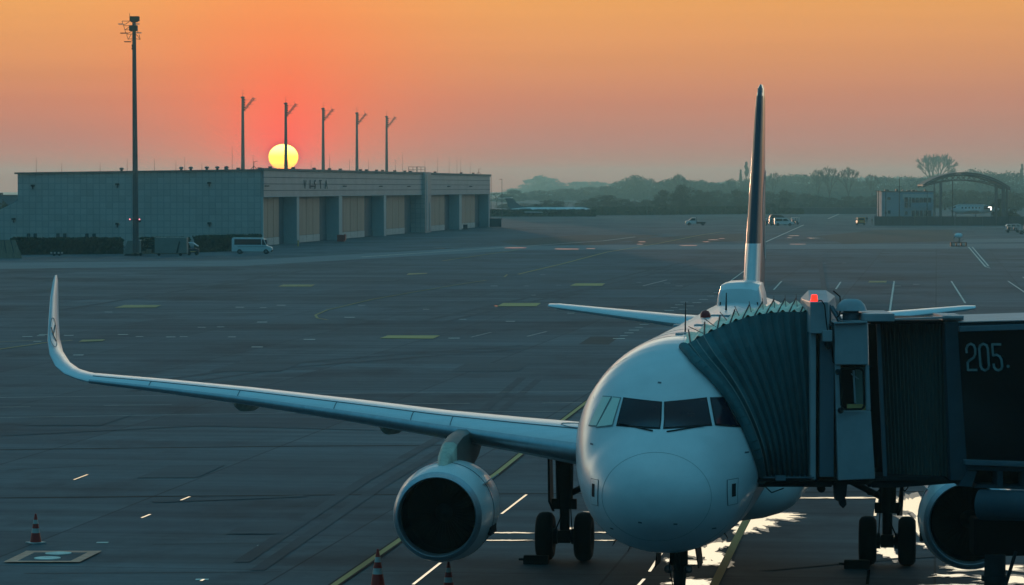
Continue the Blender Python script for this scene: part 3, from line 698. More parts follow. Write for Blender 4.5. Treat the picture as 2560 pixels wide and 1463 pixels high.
# engines
def engine(s):
    cx, cy, cz = 9.95, (5.67 if s > 0 else -5.80), 1.80
    Rs = .93
    root = bpy.data.objects.new('engine', None); C.objects.link(root); root.parent = air
    m = MB(); m.lathe([(a_, b_ * Rs) for a_, b_ in [(.16, 1.045), (.4, 1.10), (.9, 1.16), (1.5, 1.18), (2.2, 1.16), (2.9, 1.08), (3.5, .96), (3.5, .90)]], (cx, cy, cz)); m.build('nacelle', M['white'], root, smooth=50)
    m = MB(); m.lathe([(a_, b_ * Rs) for a_, b_ in [(.16, 1.047), (.07, 1.01), (.02, .97), (0, .935), (.02, .915), (.07, .905), (.16, .90), (.3, .895)]], (cx, cy, cz)); m.build('inlet_lip', M['lip'], root, smooth=70)
    m = MB(); m.lathe([(a_, b_ * Rs) for a_, b_ in [(.3, .895), (.8, .89), (1.15, .88), (1.15, .05)]], (cx, cy, cz)); m.build('inlet_duct', M['fanin'], root, smooth=50)
    m = MB(); m.lathe([(a_, b_ * Rs) for a_, b_ in [(.72, .005), (.78, .06), (.9, .14), (1.05, .21), (1.14, .25)]], (cx, cy, cz), n=24); m.build('spinner', M['dark'], root, smooth=True)
    m = MB()
    for k in range(36):
        a = 2 * pi * k / 36; rad = Vector((0, cos(a), sin(a))); tan_ = Vector((0, -sin(a), cos(a))); c0 = Vector((cx + 1.0, cy, cz))
        m.add([c0 + rad * .20 - tan_ * .02, c0 + rad * .20 + tan_ * .03 + Vector((.1, 0, 0)), c0 + rad * .80 + tan_ * .09 + Vector((.05, 0, 0)), c0 + rad * .80 - tan_ * .03 + Vector((-.02, 0, 0))], [(0, 1, 2, 3)])
    m.build('fan_blades', M['blade'], root)
    m = MB(); m.lathe([(a_, b_ * Rs) for a_, b_ in [(3.0, .72), (3.8, .66), (4.6, .50), (4.6, .40), (5.2, .2), (5.6, .02)]], (cx, cy, cz), n=32); m.build('exhaust_core', M['gear'], root, smooth=50)
    # strake on the inboard side
    a0 = radians(35); si = -s
    p = lambda x, r, a: (cx + x, cy + si * r * cos(a), cz + r * sin(a))
    m = MB(); m.prism([p(.9, 1.06, a0), p(1.9, 1.08, a0), p(1.8, 1.36, a0), p(1.45, 1.34, a0)], (0, .0, .03)); m.build('strake', M['white'], root)
    m = MB(); m.path([(cx + 1.22, cy + 1.1 * cos(t), cz + 1.1 * sin(t)) for t in [2 * pi * i / 48 for i in range(49)]], .008, 4); m.build('cowl_seam', M['line'], root)
    m = MB(); m.box(cx + 1.0, cx + 1.9, cy + si * 1.02 - .04, cy + si * 1.02 + .04, cz - .5, cz - .3); m.build('cowl_latch', M['dark'], root, bevel=.02)
    # pylon
    R = []
    for x, z0, z1, hw in ((cx + .75, cz + 1.0, cz + 1.07, .10), (cx + 1.2, cz + .95, cz + 1.28, .15), (cx + 1.9, cz + .95, cz + 1.48, .17), (cx + 2.8, cz + .8, cz + 1.60, .18), (cx + 3.9, cz + .7, cz + 1.62, .2), (cx + 5.8, cz + .9, cz + 1.58, .12), (cx + 7.4, cz + 1.35, cz + 1.55, .05)):
        R.append([(x, cy - hw, z0), (x, cy + hw, z0), (x, cy + hw, z1 - .06), (x, cy + hw * .55, z1), (x, cy - hw * .55, z1), (x, cy - hw, z1 - .06)])
    m = MB(); m.loft(R[:3]); m.build('pylon_fairing', M['cover'], root, smooth=50)
    m = MB(); m.loft(R[2:]); m.build('pylon', M['pylon'], root, smooth=50)
engine(1); engine(-1)

# tailplane, fin
for s in (1, -1):
    R = []
    for y, lx, lz, c, t in ((.2, 31.4, 4.96, 4.2, .11), (2.3, 32.55, 5.10, 3.3, .105), (5.9, 34.55, 5.46, 1.55, .10), (6.2, 34.9, 5.49, 1.1, .08)):
        R.append([(lx + a, s * y, lz + b * 1.0 - .01 * a) for a, b in foil(c, t)])
    m = MB(); m.loft(R); m.build('tailplane', M['wing'], air, smooth=50)
R = []
FS = [(5.6, 29.3, 6.6, .085), (6.2, 29.85, 6.15, .088), (7.5, 30.9, 5.3, .092), (9.5, 32.55, 3.9, .096), (11.5, 34.15, 2.55, .10), (11.83, 34.5, 2.0, .09), (11.95, 34.95, 1.2, .06)]
for z, lx, c, t in FS:
    R.append([(lx + a, b, z) for a, b in [(u, v - .018 * c * sin(pi * u / c)) for u, v in foil(c, t)]])
m = MB(); m.loft(R); finob = m.build('tail_fin', M['fin'], air, smooth=50)
# leading edge strips of the fin and the white fillet
def fin_strip(z0, z1, u1, nm, mt, off, u0=0):
    R = []
    for k in range(9):
        z = z0 + (z1 - z0) * k / 8
        for a, b in zip(FS, FS[1:]):
            if a[0] <= z <= b[0]:
                t = (z - a[0]) / (b[0] - a[0]); lx, c, tc_ = [p + (q - p) * t for p, q in zip(a[1:], b[1:])]; break
        ring = []
        th = lambda u: 5 * tc_ * c * (.2969 * sqrt(u) - .126 * u - .3516 * u * u + .2843 * u ** 3)
        us = [u0 + (u1 - u0) * (i / 6) ** 2 for i in range(7)]
        for u in us[::-1]: ring.append((lx + u * c - (off if u < .002 else 0), th(u) + off, z))
        for u in us[1:]: ring.append((lx + u * c, -th(u) - off, z))
        R.append(ring)
    m = MB(); m.loft(R, closed=False, cap=False); return m.build(nm, M[mt], finob, smooth=60)
fin_strip(5.7, 11.83, .095, 'leading_edge_trim', 'cab', .006)
fin_strip(7.4, 11.6, .086, 'leading_edge', 'finband', .014)
fin_strip(5.7, 7.4, .10, 'dorsal_fillet', 'white', .02)
for s in (1, -1):
    m = MB(); pts = []
    for i in range(41):
        t = 2 * pi * i / 40; z = 8.2 + 1.25 * sin(t); x = 33.6 + 1.25 * cos(t) + (z - 8.2) * .55
        for a, b in zip(FS, FS[1:]):
            if a[0] <= z <= b[0]:
                k = (z - a[0]) / (b[0] - a[0]); lx, c, tc_ = [p + (q - p) * k for p, q in zip(a[1:], b[1:])]
        u = min(1, max(0, (x - lx) / c)); y = 5 * tc_ * c * (.2969 * sqrt(u) - .126 * u - .3516 * u * u + .2843 * u ** 3 - .1015 * u ** 4)
        pts.append((x, s * (y + .002), z))
    m.path(pts, .014, 6); m.build('fin_emblem_ring', M['cwhite'], finob)

# landing gear
def wheel(parent, x, y, r, w, nm='wheel'):
    m = MB(); m.lathe([(-w / 2 * .8, r * .45), (-w / 2, r * .62), (-w / 2 * .97, r * .82), (-w / 2 * .72, r * .95), (-w / 2 * .3, r), (0, r * 1.002), (w / 2 * .3, r), (w / 2 * .72, r * .95), (w / 2 * .97, r * .82), (w / 2, r * .62), (w / 2 * .8, r * .45)], (x, y, r), 'y', 40)
    o = m.build(nm, M['rubber'], parent, smooth=50)
    m = MB(); m.lathe([(-w * .3, .01), (-w * .32, r * .2), (-w * .36, r * .46), (w * .36, r * .46), (w * .32, r * .2), (w * .3, .01)], (x, y, r), 'y', 24); m.build('rim', M['gear'], o, smooth=40)
    return o
for s in (1, -1):
    root = bpy.data.objects.new('main_gear', None); C.objects.link(root); root.parent = air
    gx, gy = 17.71, s * 3.85 - .10
    for dy in (-.4635, .4635): wheel(root, gx, gy + dy, .585, .42)
    m = MB(); m.tube((gx, gy, .5), (gx, gy, 1.5), .12, .12, 14); m.tube((gx, gy, 1.3), (gx - .1, gy, 3.3), .2, .23, 14); m.tube((gx, gy - .62, .585), (gx, gy + .62, .585), .1, .1, 12)
    m.box(gx - .18, gx + .18, gy - .15, gy + .15, .44, .74)
    m.box(gx - .14, gx - .02, gy - .3, gy + .3, 1.25, 1.5)
    m.build('strut', M['gear'], root, smooth=40)
    m = MB(); m.tube((gx, gy, 1.55), (gx - .1, gy - s * 1.75, 2.45), .075, .085, 10); m.tube((gx + .05, gy - .02, 1.3), (gx + .5, gy, 1.6), .05, .05); m.tube((gx + .5, gy, 1.6), (gx + .05, gy, 2.2), .05, .05); m.build('side_brace', M['gear'], root)
    m = MB(); m.prism([(gx - .3, gy + s * .34, 3.2), (gx - .3, gy + s * .32, 1.45), (gx - .15, gy + s * .22, 1.2), (gx + .35, gy + s * .3, 1.15), (gx + .9, gy + s * .42, 3.1)], (0, s * .05, 0)); m.build('gear_door', M['gear'], root)
    m = MB(); m.path([(gx - .25, gy + s * .12, 2.9), (gx - .27, gy + s * .14, 1.9), (gx - .24, gy + s * .05, 1.1), (gx - .2, gy + s * .2, .75)], .018, 5); m.path([(gx - .22, gy - s * .14, 2.6), (gx - .26, gy - s * .16, 1.5), (gx - .2, gy - s * .2, .75)], .015, 5); m.build('hydraulic_hose', M['rubber'], root)
    for dy in (-.26, .26):
        m = MB(); m.lathe([(-.09, .01), (-.09, .19), (.09, .19), (.09, .01)], (gx, gy + dy, .585), 'y', 20); m.build('brake_pack', M['gear'], root, smooth=30)
root = bpy.data.objects.new('nose_gear', None); C.objects.link(root); root.parent = air
for dy in (-.25, .25): wheel(root, 5.07, dy, .38, .22)
m = MB(); m.tube((5.07, 0, .38), (5.07, 0, 1.1), .07, .07, 12); m.tube((5.07, 0, .95), (5.0, 0, 2.1), .12, .13, 14); m.tube((5.07, -.3, .38), (5.07, .3, .38), .05, .05, 10); m.tube((5.0, 0, 1.3), (4.0, .0, 1.95), .06, .06, 8); m.build('strut', M['gear'], root, smooth=40)
for s in (1, -1):
    m = MB(); m.prism([(4.3, s * .36, 1.85), (5.6, s * .36, 1.85), (5.5, s * .42, 1.40), (4.4, s * .42, 1.42)], (0, s * .025, 0)); m.build('gear_door', M['gear'], root)
m = MB(); m.box(4.86, 4.95, -.18, .18, 1.42, 1.80); m.build('light_bracket', M['gear'], root)
for dy in (-.2, .2):
    m = MB(); m.lathe([(-.06, .085), (0, .09), (.07, .05), (.08, .005)], (4.84, dy, 1.35), 'x', 16); m.build('landing_light', M['metal'], root, smooth=True)
m = MB(); m.path([(4.85, .15, 1.8), (4.8, .18, 1.4), (4.9, .12, 1.0), (4.98, .08, .7)], .012, 5); m.path([(4.9, -.1, 1.7), (4.86, -.14, 1.2), (5.0, -.1, .7)], .012, 5); m.build('hydraulic_hose', M['rubber'], root)
# chocks
for s, lab in ((1, 'black rubber chock under the left main wheels'), (-1, 'black rubber chock under the right main wheels')):
    c = air.matrix_basis @ Vector((17.0, s * 3.9 + .45, 0)) if False else Matrix.Translation((2.70, 60.2, 0)) @ Matrix.Rotation(pi / 2 - YAW, 4, 'Z') @ Vector((16.98, 4.35 if s > 0 else -3.25, 0))
    r_ = empty('wheel_chock', c, pi / 2 - YAW, lab + ' in the photo', 'wheel chock', 'wheel chocks at the main wheels')
    m = MB(); m.prism([(-.16, -.3, 0), (.14, -.3, 0), (.10, -.3, .2), (-.06, -.3, .2)], (0, .6, 0)); m.build('block', M['rubber'], r_, bevel=.02)
    m = MB(); m.tube((0, .3, .1), (0, .42, .1), .03, .03, 8); m.build('rope_handle', M['dark'], r_)

# ================================================================ PASSENGER BOARDING BRIDGE
def wbuild(m, name, mat, root, **k):
    o = root.location
    m.v = [(v[0] - o.x, v[1] - o.y, v[2] - o.z) for v in m.v]
    return m.build(name, mat, root, **k)
def pbox(m, x0, x1, y0, y1, D0, D1):
    a = at(x0, y1, D0); b = at(x1, y0, D0); m.box(a.x, b.x, D0, D1, a.z, b.z); return m
bridge = empty('passenger_boarding_bridge', (6.6, 64.5, 0), 0, 'dark grey passenger boarding bridge with pleated canopy docked against the nose of the airliner', 'boarding bridge')
def curve(pts, t):
    n = len(pts) - 1; i = min(int(t * n), n - 1); f = t * n - i
    p0, p1, p2, p3 = pts[max(i - 1, 0)], pts[i], pts[i + 1], pts[min(i + 2, n)]
    return [.5 * (2 * b + (c - a) * f + (2 * a - 5 * b + 4 * c - d) * f * f + (3 * b - a - 3 * c + d) * f ** 3) for a, b, c, d in zip(p0, p1, p2, p3)]
def skin_depth(x, y, dflt):
    D = 60.3; ca, sa = cos(YAW), sin(YAW)
    while D < 66:
        p = at(x, y, D); dx, dy = p.x - 2.70, p.y - 60.2; lx, ly = dx * sa + dy * ca, -dx * ca + dy * sa
        if lx > 0:
            zt, zb, w = interp(lx); zc = (zt + zb) / 2 + DZ; h = (zt - zb) / 2
            if ((ly - yo(lx)) / w) ** 2 + ((p.z - zc) / h) ** 2 < 1: return min(D, dflt + .9) - .06
        D += .01
    return dflt
AC = [(1690, 862, 63.9), (1722, 898, 63.6), (1768, 943, 63.3), (1812, 1000, 63.15), (1848, 1066, 63.1), (1872, 1130, 63.1), (1884, 1196, 63.1)]
AC = [(x + 9, y, skin_depth(x + 9, y, d)) for x, y, d in AC]
def bel(s, t, off=0):
    a = curve(AC, t); b = (2032, 778 + (1192 - 778) * t, 63.3)
    x = a[0] + (b[0] - a[0]) * s; y = a[1] + (b[1] - a[1]) * s - 32 * sin(pi * min(1, s * 1.0)) * (1 - t) ** 2
    D = a[2] + (b[2] - a[2]) * s + off
    return at(x, y, D)
NP = 11; m = MB(); vs = []; nt_ = 16
for k in range(2 * NP + 1):
    s = (k / (2 * NP)) ** .92
    for j in range(nt_ + 1): vs.append(bel(s, j / nt_, -.07 if k % 2 else .04))
m.add(vs, [(k * (nt_ + 1) + j, (k + 1) * (nt_ + 1) + j, (k + 1) * (nt_ + 1) + j + 1, k * (nt_ + 1) + j + 1) for k in range(2 * NP) for j in range(nt_)])
wbuild(m, 'bellows_canopy', M['bellow'], bridge)
m = MB(); vs = []; tops = []
for k in range(2 * NP + 1):
    s = (k / (2 * NP)) ** .92; p = bel(s, 0, -.07 if k % 2 else .04); dz = -.05 if k % 2 else .05
    rise = .05 + .06 * min(1, s * 2.2)
    q = p + Vector((.30 * min(1, s * 2) + .05, 2.3, rise - dz)); p2 = p + Vector((0, 0, dz)); tops.append((p2, q)); vs += [p2, p2.lerp(q, .5) + Vector((.02, 0, .03)), q, q + Vector((.0, .05, -3.0))]
m.add(vs, [(4 * k + j, 4 * (k + 1) + j, 4 * (k + 1) + j + 1, 4 * k + j + 1) for k in range(2 * NP) for j in range(3)])
wbuild(m, 'canopy_roof', M['bellowtop'], bridge)
m = MB()
for k in range(1, 2 * NP + 1, 2):
    p, q = tops[k]; m.tube(p + Vector((0, 0, .02)), q + Vector((0, 0, .03)), .016, .016, 5); m.tube(q, q + Vector((-.01, 0, .035)), .012, .01, 5)
    if k + 2 < len(tops): m.tube(q + Vector((0, 0, .1)), tops[k + 2][0] + Vector((0, .5, .06)), .009, .009, 4)
wbuild(m, 'canopy_frame', M['dark'], bridge)
m = MB()
for w_, o_ in ((0, .02), (1, .02)):
    m.path([bel(0.0, j / 20, -.12) + Vector((.03 * w_, -.03 * w_, 0)) for j in range(21)], .085, 10)
wbuild(m, 'edge_cushion', M['bellow'], bridge, smooth=60)
m = MB()
for s in (.05, .10, .155): m.path([bel(s, j / 20, -.13) for j in range(21)], .010, 5)
wbuild(m, 'edge_piping', M['digit'], bridge)
# floor beam and bumper under the canopy
m = MB(); pbox(m, 1886, 2034, 1192, 1198, 62.9, 65.8); pbox(m, 1884, 2070, 1200, 1212, 63.2, 65.8); pbox(m, 1884, 1900, 1130, 1200, 62.95, 63.1)
wbuild(m, 'floor_beam', M['dark'], bridge, bevel=.01)
m = MB(); pbox(m, 1930, 1955, 1184, 1196, 62.8, 62.92); pbox(m, 1900, 2026, 1187, 1190, 62.84, 62.9)
for x in range(1905, 2030, 14): pbox(m, x, x + 2, 1183, 1190, 62.82, 62.88)
wbuild(m, 'floor_rail', M['cab'], bridge)
# door post, hoist housing, beacon
m = MB(); pbox(m, 2016, 2031, 800, 1198, 62.9, 65.9); wbuild(m, 'front_post', M['cabl'], bridge, bevel=.012)
m = MB(); pbox(m, 2031, 2039, 806, 1195, 63.1, 65.8); wbuild(m, 'door_gap', M['bglass'], bridge)
m = MB(); pbox(m, 2039, 2076, 806, 1187, 62.95, 65.8); wbuild(m, 'cab_panel', M['cab'], bridge, bevel=.01)
a = at(2016, 830, 62.75); b = at(2061, 752, 62.75); c = at(2030, 722, 64.9)
m = MB(); m.add([(a.x, 62.75, a.z), (b.x, 62.75, a.z), (b.x, 62.75, b.z), (a.x, 62.75, b.z), (a.x, 64.9, a.z), (b.x + .42, 64.9, a.z), (b.x + .34, 64.9, c.z - .12), (b.x + .16, 64.9, c.z), (a.x + .16, 64.9, c.z), (a.x, 64.9, b.z)],
      [(0, 1, 2, 3), (3, 2, 7, 8), (2, 6, 7), (1, 5, 6, 2), (0, 3, 9, 4), (3, 8, 9), (4, 9, 8, 7, 6, 5), (0, 4, 5, 1)])
wbuild(m, 'hoist_housing', M['cabl'], bridge, bevel=.015)
m = MB(); c = at(2026, 752, 62.95); m.lathe([(0, .085), (.02, .085), (.03, .07), (.14, .055), (.15, .001)], c, 'z', 16); wbuild(m, 'beacon_lamp', M['lampred'], bridge, smooth=40)
m = MB(); pts = [at(2035, 749, 62.8), at(2044, 748, 62.7), at(2052, 760, 62.7), at(2056, 800, 62.7), at(2060, 830, 62.72)]; m.path(pts, .012, 5); wbuild(m, 'cable', M['rubber'], bridge); m = MB()
pts = [at(2074, 724, 64.6), at(2090, 738, 64.5), at(2092, 760, 64.4), at(2088, 792, 64.2)]; m.path(pts, .014, 5); wbuild(m, 'cable', M['rubber'], bridge); m = MB()
pts = [at(2066, 812, 62.9), at(2070, 860, 62.9), at(2073, 900, 62.88), at(2082, 911, 62.88), at(2150, 911, 62.88), at(2170, 914, 62.9)]; m.path(pts, .016, 5)
wbuild(m, 'cable', M['rubber'], bridge)
m = MB(); m.tube(at(2064, 760, 63.2), at(2088, 800, 63.1), .03, .03); m.tube(at(2070, 762, 63.6), at(2096, 802, 63.5), .03, .03); m.tube(at(2064, 760, 63.2), at(2066, 806, 63.2), .025, .025); wbuild(m, 'hoist_strut', M['cab'], bridge)
m = MB(); pbox(m, 2047, 2071, 822, 850, 62.7, 62.94); o = wbuild(m, 'sensor_box', M['cabl'], bridge, bevel=.01)
m = MB(); m.lathe([(-.09, .001), (-.07, .05), (0, .075), (.08, .06), (.1, .001)], at(2061, 858, 62.8), 'z', 14); wbuild(m, 'camera_dome', M['dark'], bridge, smooth=True)
# control cabin
def skew(m, quad, D0, D1):
    f = [at(x, y, D0) for x, y in quad]; return m.prism(f, (0, D1 - D0, 0))
m = MB(); skew(m, [(2076, 806), (2158, 803), (2161, 908), (2078, 908)], 62.75, 65.5); skew(m, [(2078, 908), (2092, 908), (2094, 1022), (2081, 1022)], 62.8, 65.5)
skew(m, [(2153, 908), (2163, 908), (2167, 1022), (2156, 1022)], 62.8, 65.5); skew(m, [(2081, 1022), (2167, 1022), (2178, 1192), (2086, 1196)], 62.8, 65.5)
wbuild(m, 'control_cabin', M['cabl'], bridge, bevel=.02)
m = MB(); skew(m, [(2076, 806), (2158, 803), (2159, 800), (2074, 803)], 62.65, 65.6); wbuild(m, 'cabin_roof_edge', M['cabl'], bridge)
m = MB(); skew(m, [(2092, 908), (2128, 908), (2130, 1022), (2094, 1022)], 63.0, 63.06); o = wbuild(m, 'cabin_window', M['bglass'], bridge)
m = MB(); skew(m, [(2128, 908), (2153, 908), (2156, 1006), (2130, 1006)], 63.0, 63.06); wbuild(m, 'painted_bright_pane', material('pane_brightness_paint', (.20, .27, .23), .6), bridge)  # right half of the window pane, its see-through brightness painted as pale green
m = MB(); skew(m, [(2108, 1006), (2156, 1006), (2156, 1021), (2108, 1021)], 62.94, 62.99); wbuild(m, 'window_ledge', M['yellow'], bridge)
m = MB(); q = [(2090, 922), (2098, 917), (2140, 917), (2149, 924), (2151, 1010), (2145, 1018), (2104, 1019), (2094, 1010)]; pts = [at(x, y, 62.72) for x, y in q]; m.path(pts + [pts[0]], .022, 6); wbuild(m, 'window_frame', M['rubber'], bridge)
m = MB(); m.tube(at(2124, 922, 62.9), at(2128, 1004, 62.9), .02, .02); m.tube(at(2118, 930, 62.9), at(2136, 944, 62.9), .014, .014); wbuild(m, 'window_handle', M['cabl'], bridge)
for (px, py) in ((2086, 926), (2092, 1022)):
    m = MB(); m.lathe([(-.06, .001), (-.05, .05), (.04, .06), (.06, .001)], at(px, py, 62.65), 'y', 14); wbuild(m, 'cabin_lamp', M['dark'], bridge, smooth=True)
# roof ventilator
m = MB(); c = at(2118, 770, 63.6); m.lathe([(-.02, .31), (0, .30), (.09, .265), (.17, .19), (.20, .12), (.205, .001)], c, 'z', 28); wbuild(m, 'ventilator_cap', M['cabl'], bridge, smooth=60)
m = MB(); m.lathe([(-.25, .17), (-.10, .17), (-.09, .21), (-.07, .21), (-.06, .15), (-.02, .15)], c, 'z', 24); wbuild(m, 'ventilator_neck', M['cab'], bridge, smooth=30)
# rotunda curtain
m = MB(); pbox(m, 2150, 2226, 781, 800, 62.85, 64.6); wbuild(m, 'roof_box', M['cabl'], bridge, bevel=.01)
m = MB(); pbox(m, 2166, 2352, 797, 806, 63.15, 65.4); wbuild(m, 'curtain_housing', M['dark'], bridge); m = MB(); pbox(m, 2160, 2352, 1186, 1196, 63.2, 65.4); wbuild(m, 'curtain_sill', M['dark'], bridge)
m = MB(); skew(m, [(2160, 806), (2356, 806), (2372, 1188), (2168, 1188)], 64.2, 64.3); wbuild(m, 'curtain_recess', M['bglass'], bridge)
m = MB(); skew(m, [(2181, 806), (2190, 806), (2208, 1186), (2198, 1186)], 63.3, 63.4); wbuild(m, 'curtain_rail', M['cab'], bridge)
m = MB(); vs = []; nn = 260
for i in range(nn + 1):
    u = i / nn; x = 2186 + (2356 - 2186) * u; D = 63.95 - .55 * sin(u * pi * .5) + .022 * sin(u * 17.5 * 2 * pi)
    a = at(x, 806, D); b = at(x + 20 - 14 * u, 1186, D); vs += [a, b]
m.add(vs, [(2 * i, 2 * i + 2, 2 * i + 3, 2 * i + 1) for i in range(nn)]); wbuild(m, 'corrugated_curtain', M['corr'], bridge, smooth=80)
m = MB(); skew(m, [(2226, 793), (2396, 787), (2396, 791), (2226, 797)], 62.9, 63.1); pbox(m, 2345, 2398, 786, 797, 63.0, 64.4); wbuild(m, 'roof_rail', M['cabl'], bridge)
m = MB(); pbox(m, 2352, 2364, 788, 793, 62.95, 63.0); wbuild(m, 'roof_lamp', M['dark'], bridge)
m = MB(); m.path([at(1180 + 0 * 0 + 980, 800, 62.8), at(2085, 801, 62.9), at(2082, 790, 63.0), at(2090, 783, 63.0)], .012, 5); wbuild(m, 'cable', M['rubber'], bridge)
# tunnel
def tq(m, q, D0, D1, th):
    """quad whose left edge stands at D0, right edge at D1, th thick"""
    p = [at(q[0][0], q[0][1], D0), at(q[1][0], q[1][1], D1), at(q[2][0], q[2][1], D1), at(q[3][0], q[3][1], D0)]
    return m.prism(p, (0, th, 0))
m = MB(); tq(m, [(2350, 801), (2395, 800), (2416, 1196), (2366, 1196)], 63.0, 62.9, 3.0); wbuild(m, 'tunnel_end_frame', M['cabd'], bridge, bevel=.015)
m = MB(); tq(m, [(2388, 812), (2660, 803), (2660, 817), (2388, 826)], 62.75, 61.3, 3.2); wbuild(m, 'tunnel_top_rail', M['cab'], bridge, bevel=.01)
m = MB(); tq(m, [(2388, 804), (2660, 797), (2660, 803), (2388, 811)], 62.85, 61.4, 3.2); wbuild(m, 'tunnel_fascia', M['cabd'], bridge, bevel=.01)
m = MB(); tq(m, [(2386, 801), (2660, 793), (2660, 796), (2386, 803)], 62.8, 61.3, 3.2); wbuild(m, 'tunnel_roof', M['cabl'], bridge)
m = MB(); tq(m, [(2384, 826), (2660, 817), (2660, 1154), (2406, 1145)], 62.86, 61.4, .06); gl = wbuild(m, 'tunnel_glazing', M['bglass'], bridge)
m = MB(); tq(m, [(2400, 1145), (2660, 1154), (2660, 1166), (2402, 1157)], 62.7, 61.2, 3.2); wbuild(m, 'tunnel_bottom_rail', M['cab'], bridge, bevel=.01)
m = MB(); tq(m, [(2402, 1157), (2660, 1166), (2660, 1178), (2408, 1170)], 62.85, 61.4, 3.1); tq(m, [(2408, 1170), (2432, 1172), (2418, 1212), (2384, 1210)], 62.9, 62.8, 2.8); tq(m, [(2432, 1205), (2660, 1214), (2660, 1222), (2420, 1214)], 62.9, 61.5, 2.8)
for x in (2482, 2548, 2610): tq(m, [(x, 1172), (x + 14, 1173), (x + 14, 1216), (x, 1215)], 62.85 - (x - 2400) * .0058, 62.8 - (x - 2400) * .0058, 2.8)
wbuild(m, 'tunnel_chassis', M['cabd'], bridge, bevel=.01)
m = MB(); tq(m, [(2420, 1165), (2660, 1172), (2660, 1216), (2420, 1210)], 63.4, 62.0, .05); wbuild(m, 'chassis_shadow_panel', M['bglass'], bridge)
# gate number painted on the glass
def zq(zx, zy): return (2280 + zx * .15111) / K, (780 + zy * .15111) / K
def numd(x): return 62.86 - (x - 2395) * .00553
digs = [('number_two', [(905, 672), (898, 610), (925, 550), (975, 527), (1022, 552), (1046, 610), (1046, 700), (1022, 755), (950, 805), (922, 840), (926, 960), (1072, 960)]),
        ('number_zero', [(1112, 610), (1130, 555), (1180, 528), (1232, 552), (1254, 610), (1274, 890), (1258, 940), (1210, 968), (1160, 945), (1136, 895), (1112, 610)]),
        ('number_five', [(1466, 537), (1328, 537), (1342, 722), (1400, 708), (1450, 735), (1480, 790), (1492, 900), (1474, 945), (1430, 967), (1385, 950), (1358, 915), (1352, 866)])]
for nm, pts in digs:
    P = []
    for zx, zy in pts:
        x, y = zq(zx, zy); P.append(at(x, y, numd(x) - .10))
    m = MB()
    for a, b in zip(P, P[1:]):
        d = (b - a); n2 = Vector((-d.z, 0, d.x)).normalized() * .022; e = d.normalized() * .012
        m.prism([a - e + n2, b + e + n2, b + e - n2, a - e - n2], (0, .006, 0))
    o = bridge.location; m.v = [(v[0] - o.x, v[1] - o.y, v[2] - o.z) for v in m.v]; m.build(nm, M['digit'], gl)
x, y = zq(1590, 900); m = MB(); m.lathe([(-.004, .001), (-.004, .03), (.003, .03), (.003, .001)], at(x, y, numd(x) - .10), 'y', 16); m.v = [(v[0] - o.x, v[1] - o.y, v[2] - o.z) for v in m.v]; m.build('number_point', M['digit'], gl)
# running gear, hanging pieces, drive column
m = MB(); pbox(m, 2080, 2172, 1196, 1206, 63.2, 65.2); pbox(m, 2160, 2230, 1196, 1212, 63.4, 65.2); skew(m, [(2170, 1198), (2418, 1192), (2384, 1202), (2230, 1214), (2170, 1214)], 63.3, 65.2); pbox(m, 2034, 2080, 1196, 1208, 63.3, 65.0); wbuild(m, 'under_floor_frame', M['dark'], bridge, bevel=.01)
m = MB(); skew(m, [(2076, 1200), (2109, 1200), (2106, 1236), (2092, 1248), (2080, 1246)], 63.2, 63.6); skew(m, [(2088, 1246), (2104, 1238), (2107, 1256), (2098, 1266), (2090, 1258)], 63.3, 63.55); wbuild(m, 'hanging_boot', M['dark'], bridge, bevel=.02)
m = MB(); m.lathe([(-.08, .001), (-.08, .08), (.08, .08), (.08, .001)], at(2043, 1215, 63.3), 'y', 18); wbuild(m, 'bumper_roller', M['rubber'], bridge)
m = MB(); m.path([at(2145, 1208, 63.2), at(2160, 1230, 63.2), at(2172, 1232, 63.25), at(2190, 1218, 63.3)], .014, 5); wbuild(m, 'hanging_cable', M['rubber'], bridge); m = MB(); m.path([at(2240, 1214, 63.2), at(2252, 1222, 63.2), at(2260, 1212, 63.2)], .012, 5); wbuild(m, 'hanging_cable', M['rubber'], bridge); m = MB(); m.path([at(1905, 1212, 63.2), at(1920, 1226, 63.3), at(1950, 1215, 63.2)], .012, 5); wbuild(m, 'hanging_cable', M['rubber'], bridge)
m = MB(); a = at(2440, 1256, 61.9); b = at(2700, 1262, 60.8); m.tube(a, b, .29, .29, 28); wbuild(m, 'drive_crossbeam', M['cabd'], bridge, smooth=40)
m = MB(); pbox(m, 2424, 2720, 1292, 1384, 62.2, 62.9); wbuild(m, 'axle_housing', M['fanin'], bridge, bevel=.04)
m = MB(); a = at(2476, 1380, 62.2); m.tube(a, (a.x, a.y, .75), .2, .21, 20); m.tube((a.x, a.y, 1.55), (a.x, a.y, 1.45), .26, .26, 20); wbuild(m, 'drive_column', M['dark'], bridge, smooth=30)
for dx in (-.62, .62):
    w_ = wheel(bridge, a.x - bridge.location.x + dx, a.y - bridge.location.y, .5, .35, 'drive_wheel')
m = MB(); m.box(a.x - .9, a.x + .9, a.y - .14, a.y + .14, .42, .8); wbuild(m, 'axle', M['dark'], bridge, bevel=.02)
m = MB(); m.tube(at(2528, 1372, 61.9), at(2498, 1470, 61.9), .035, .035); wbuild(m, 'stay_rod', M['dark'], bridge)

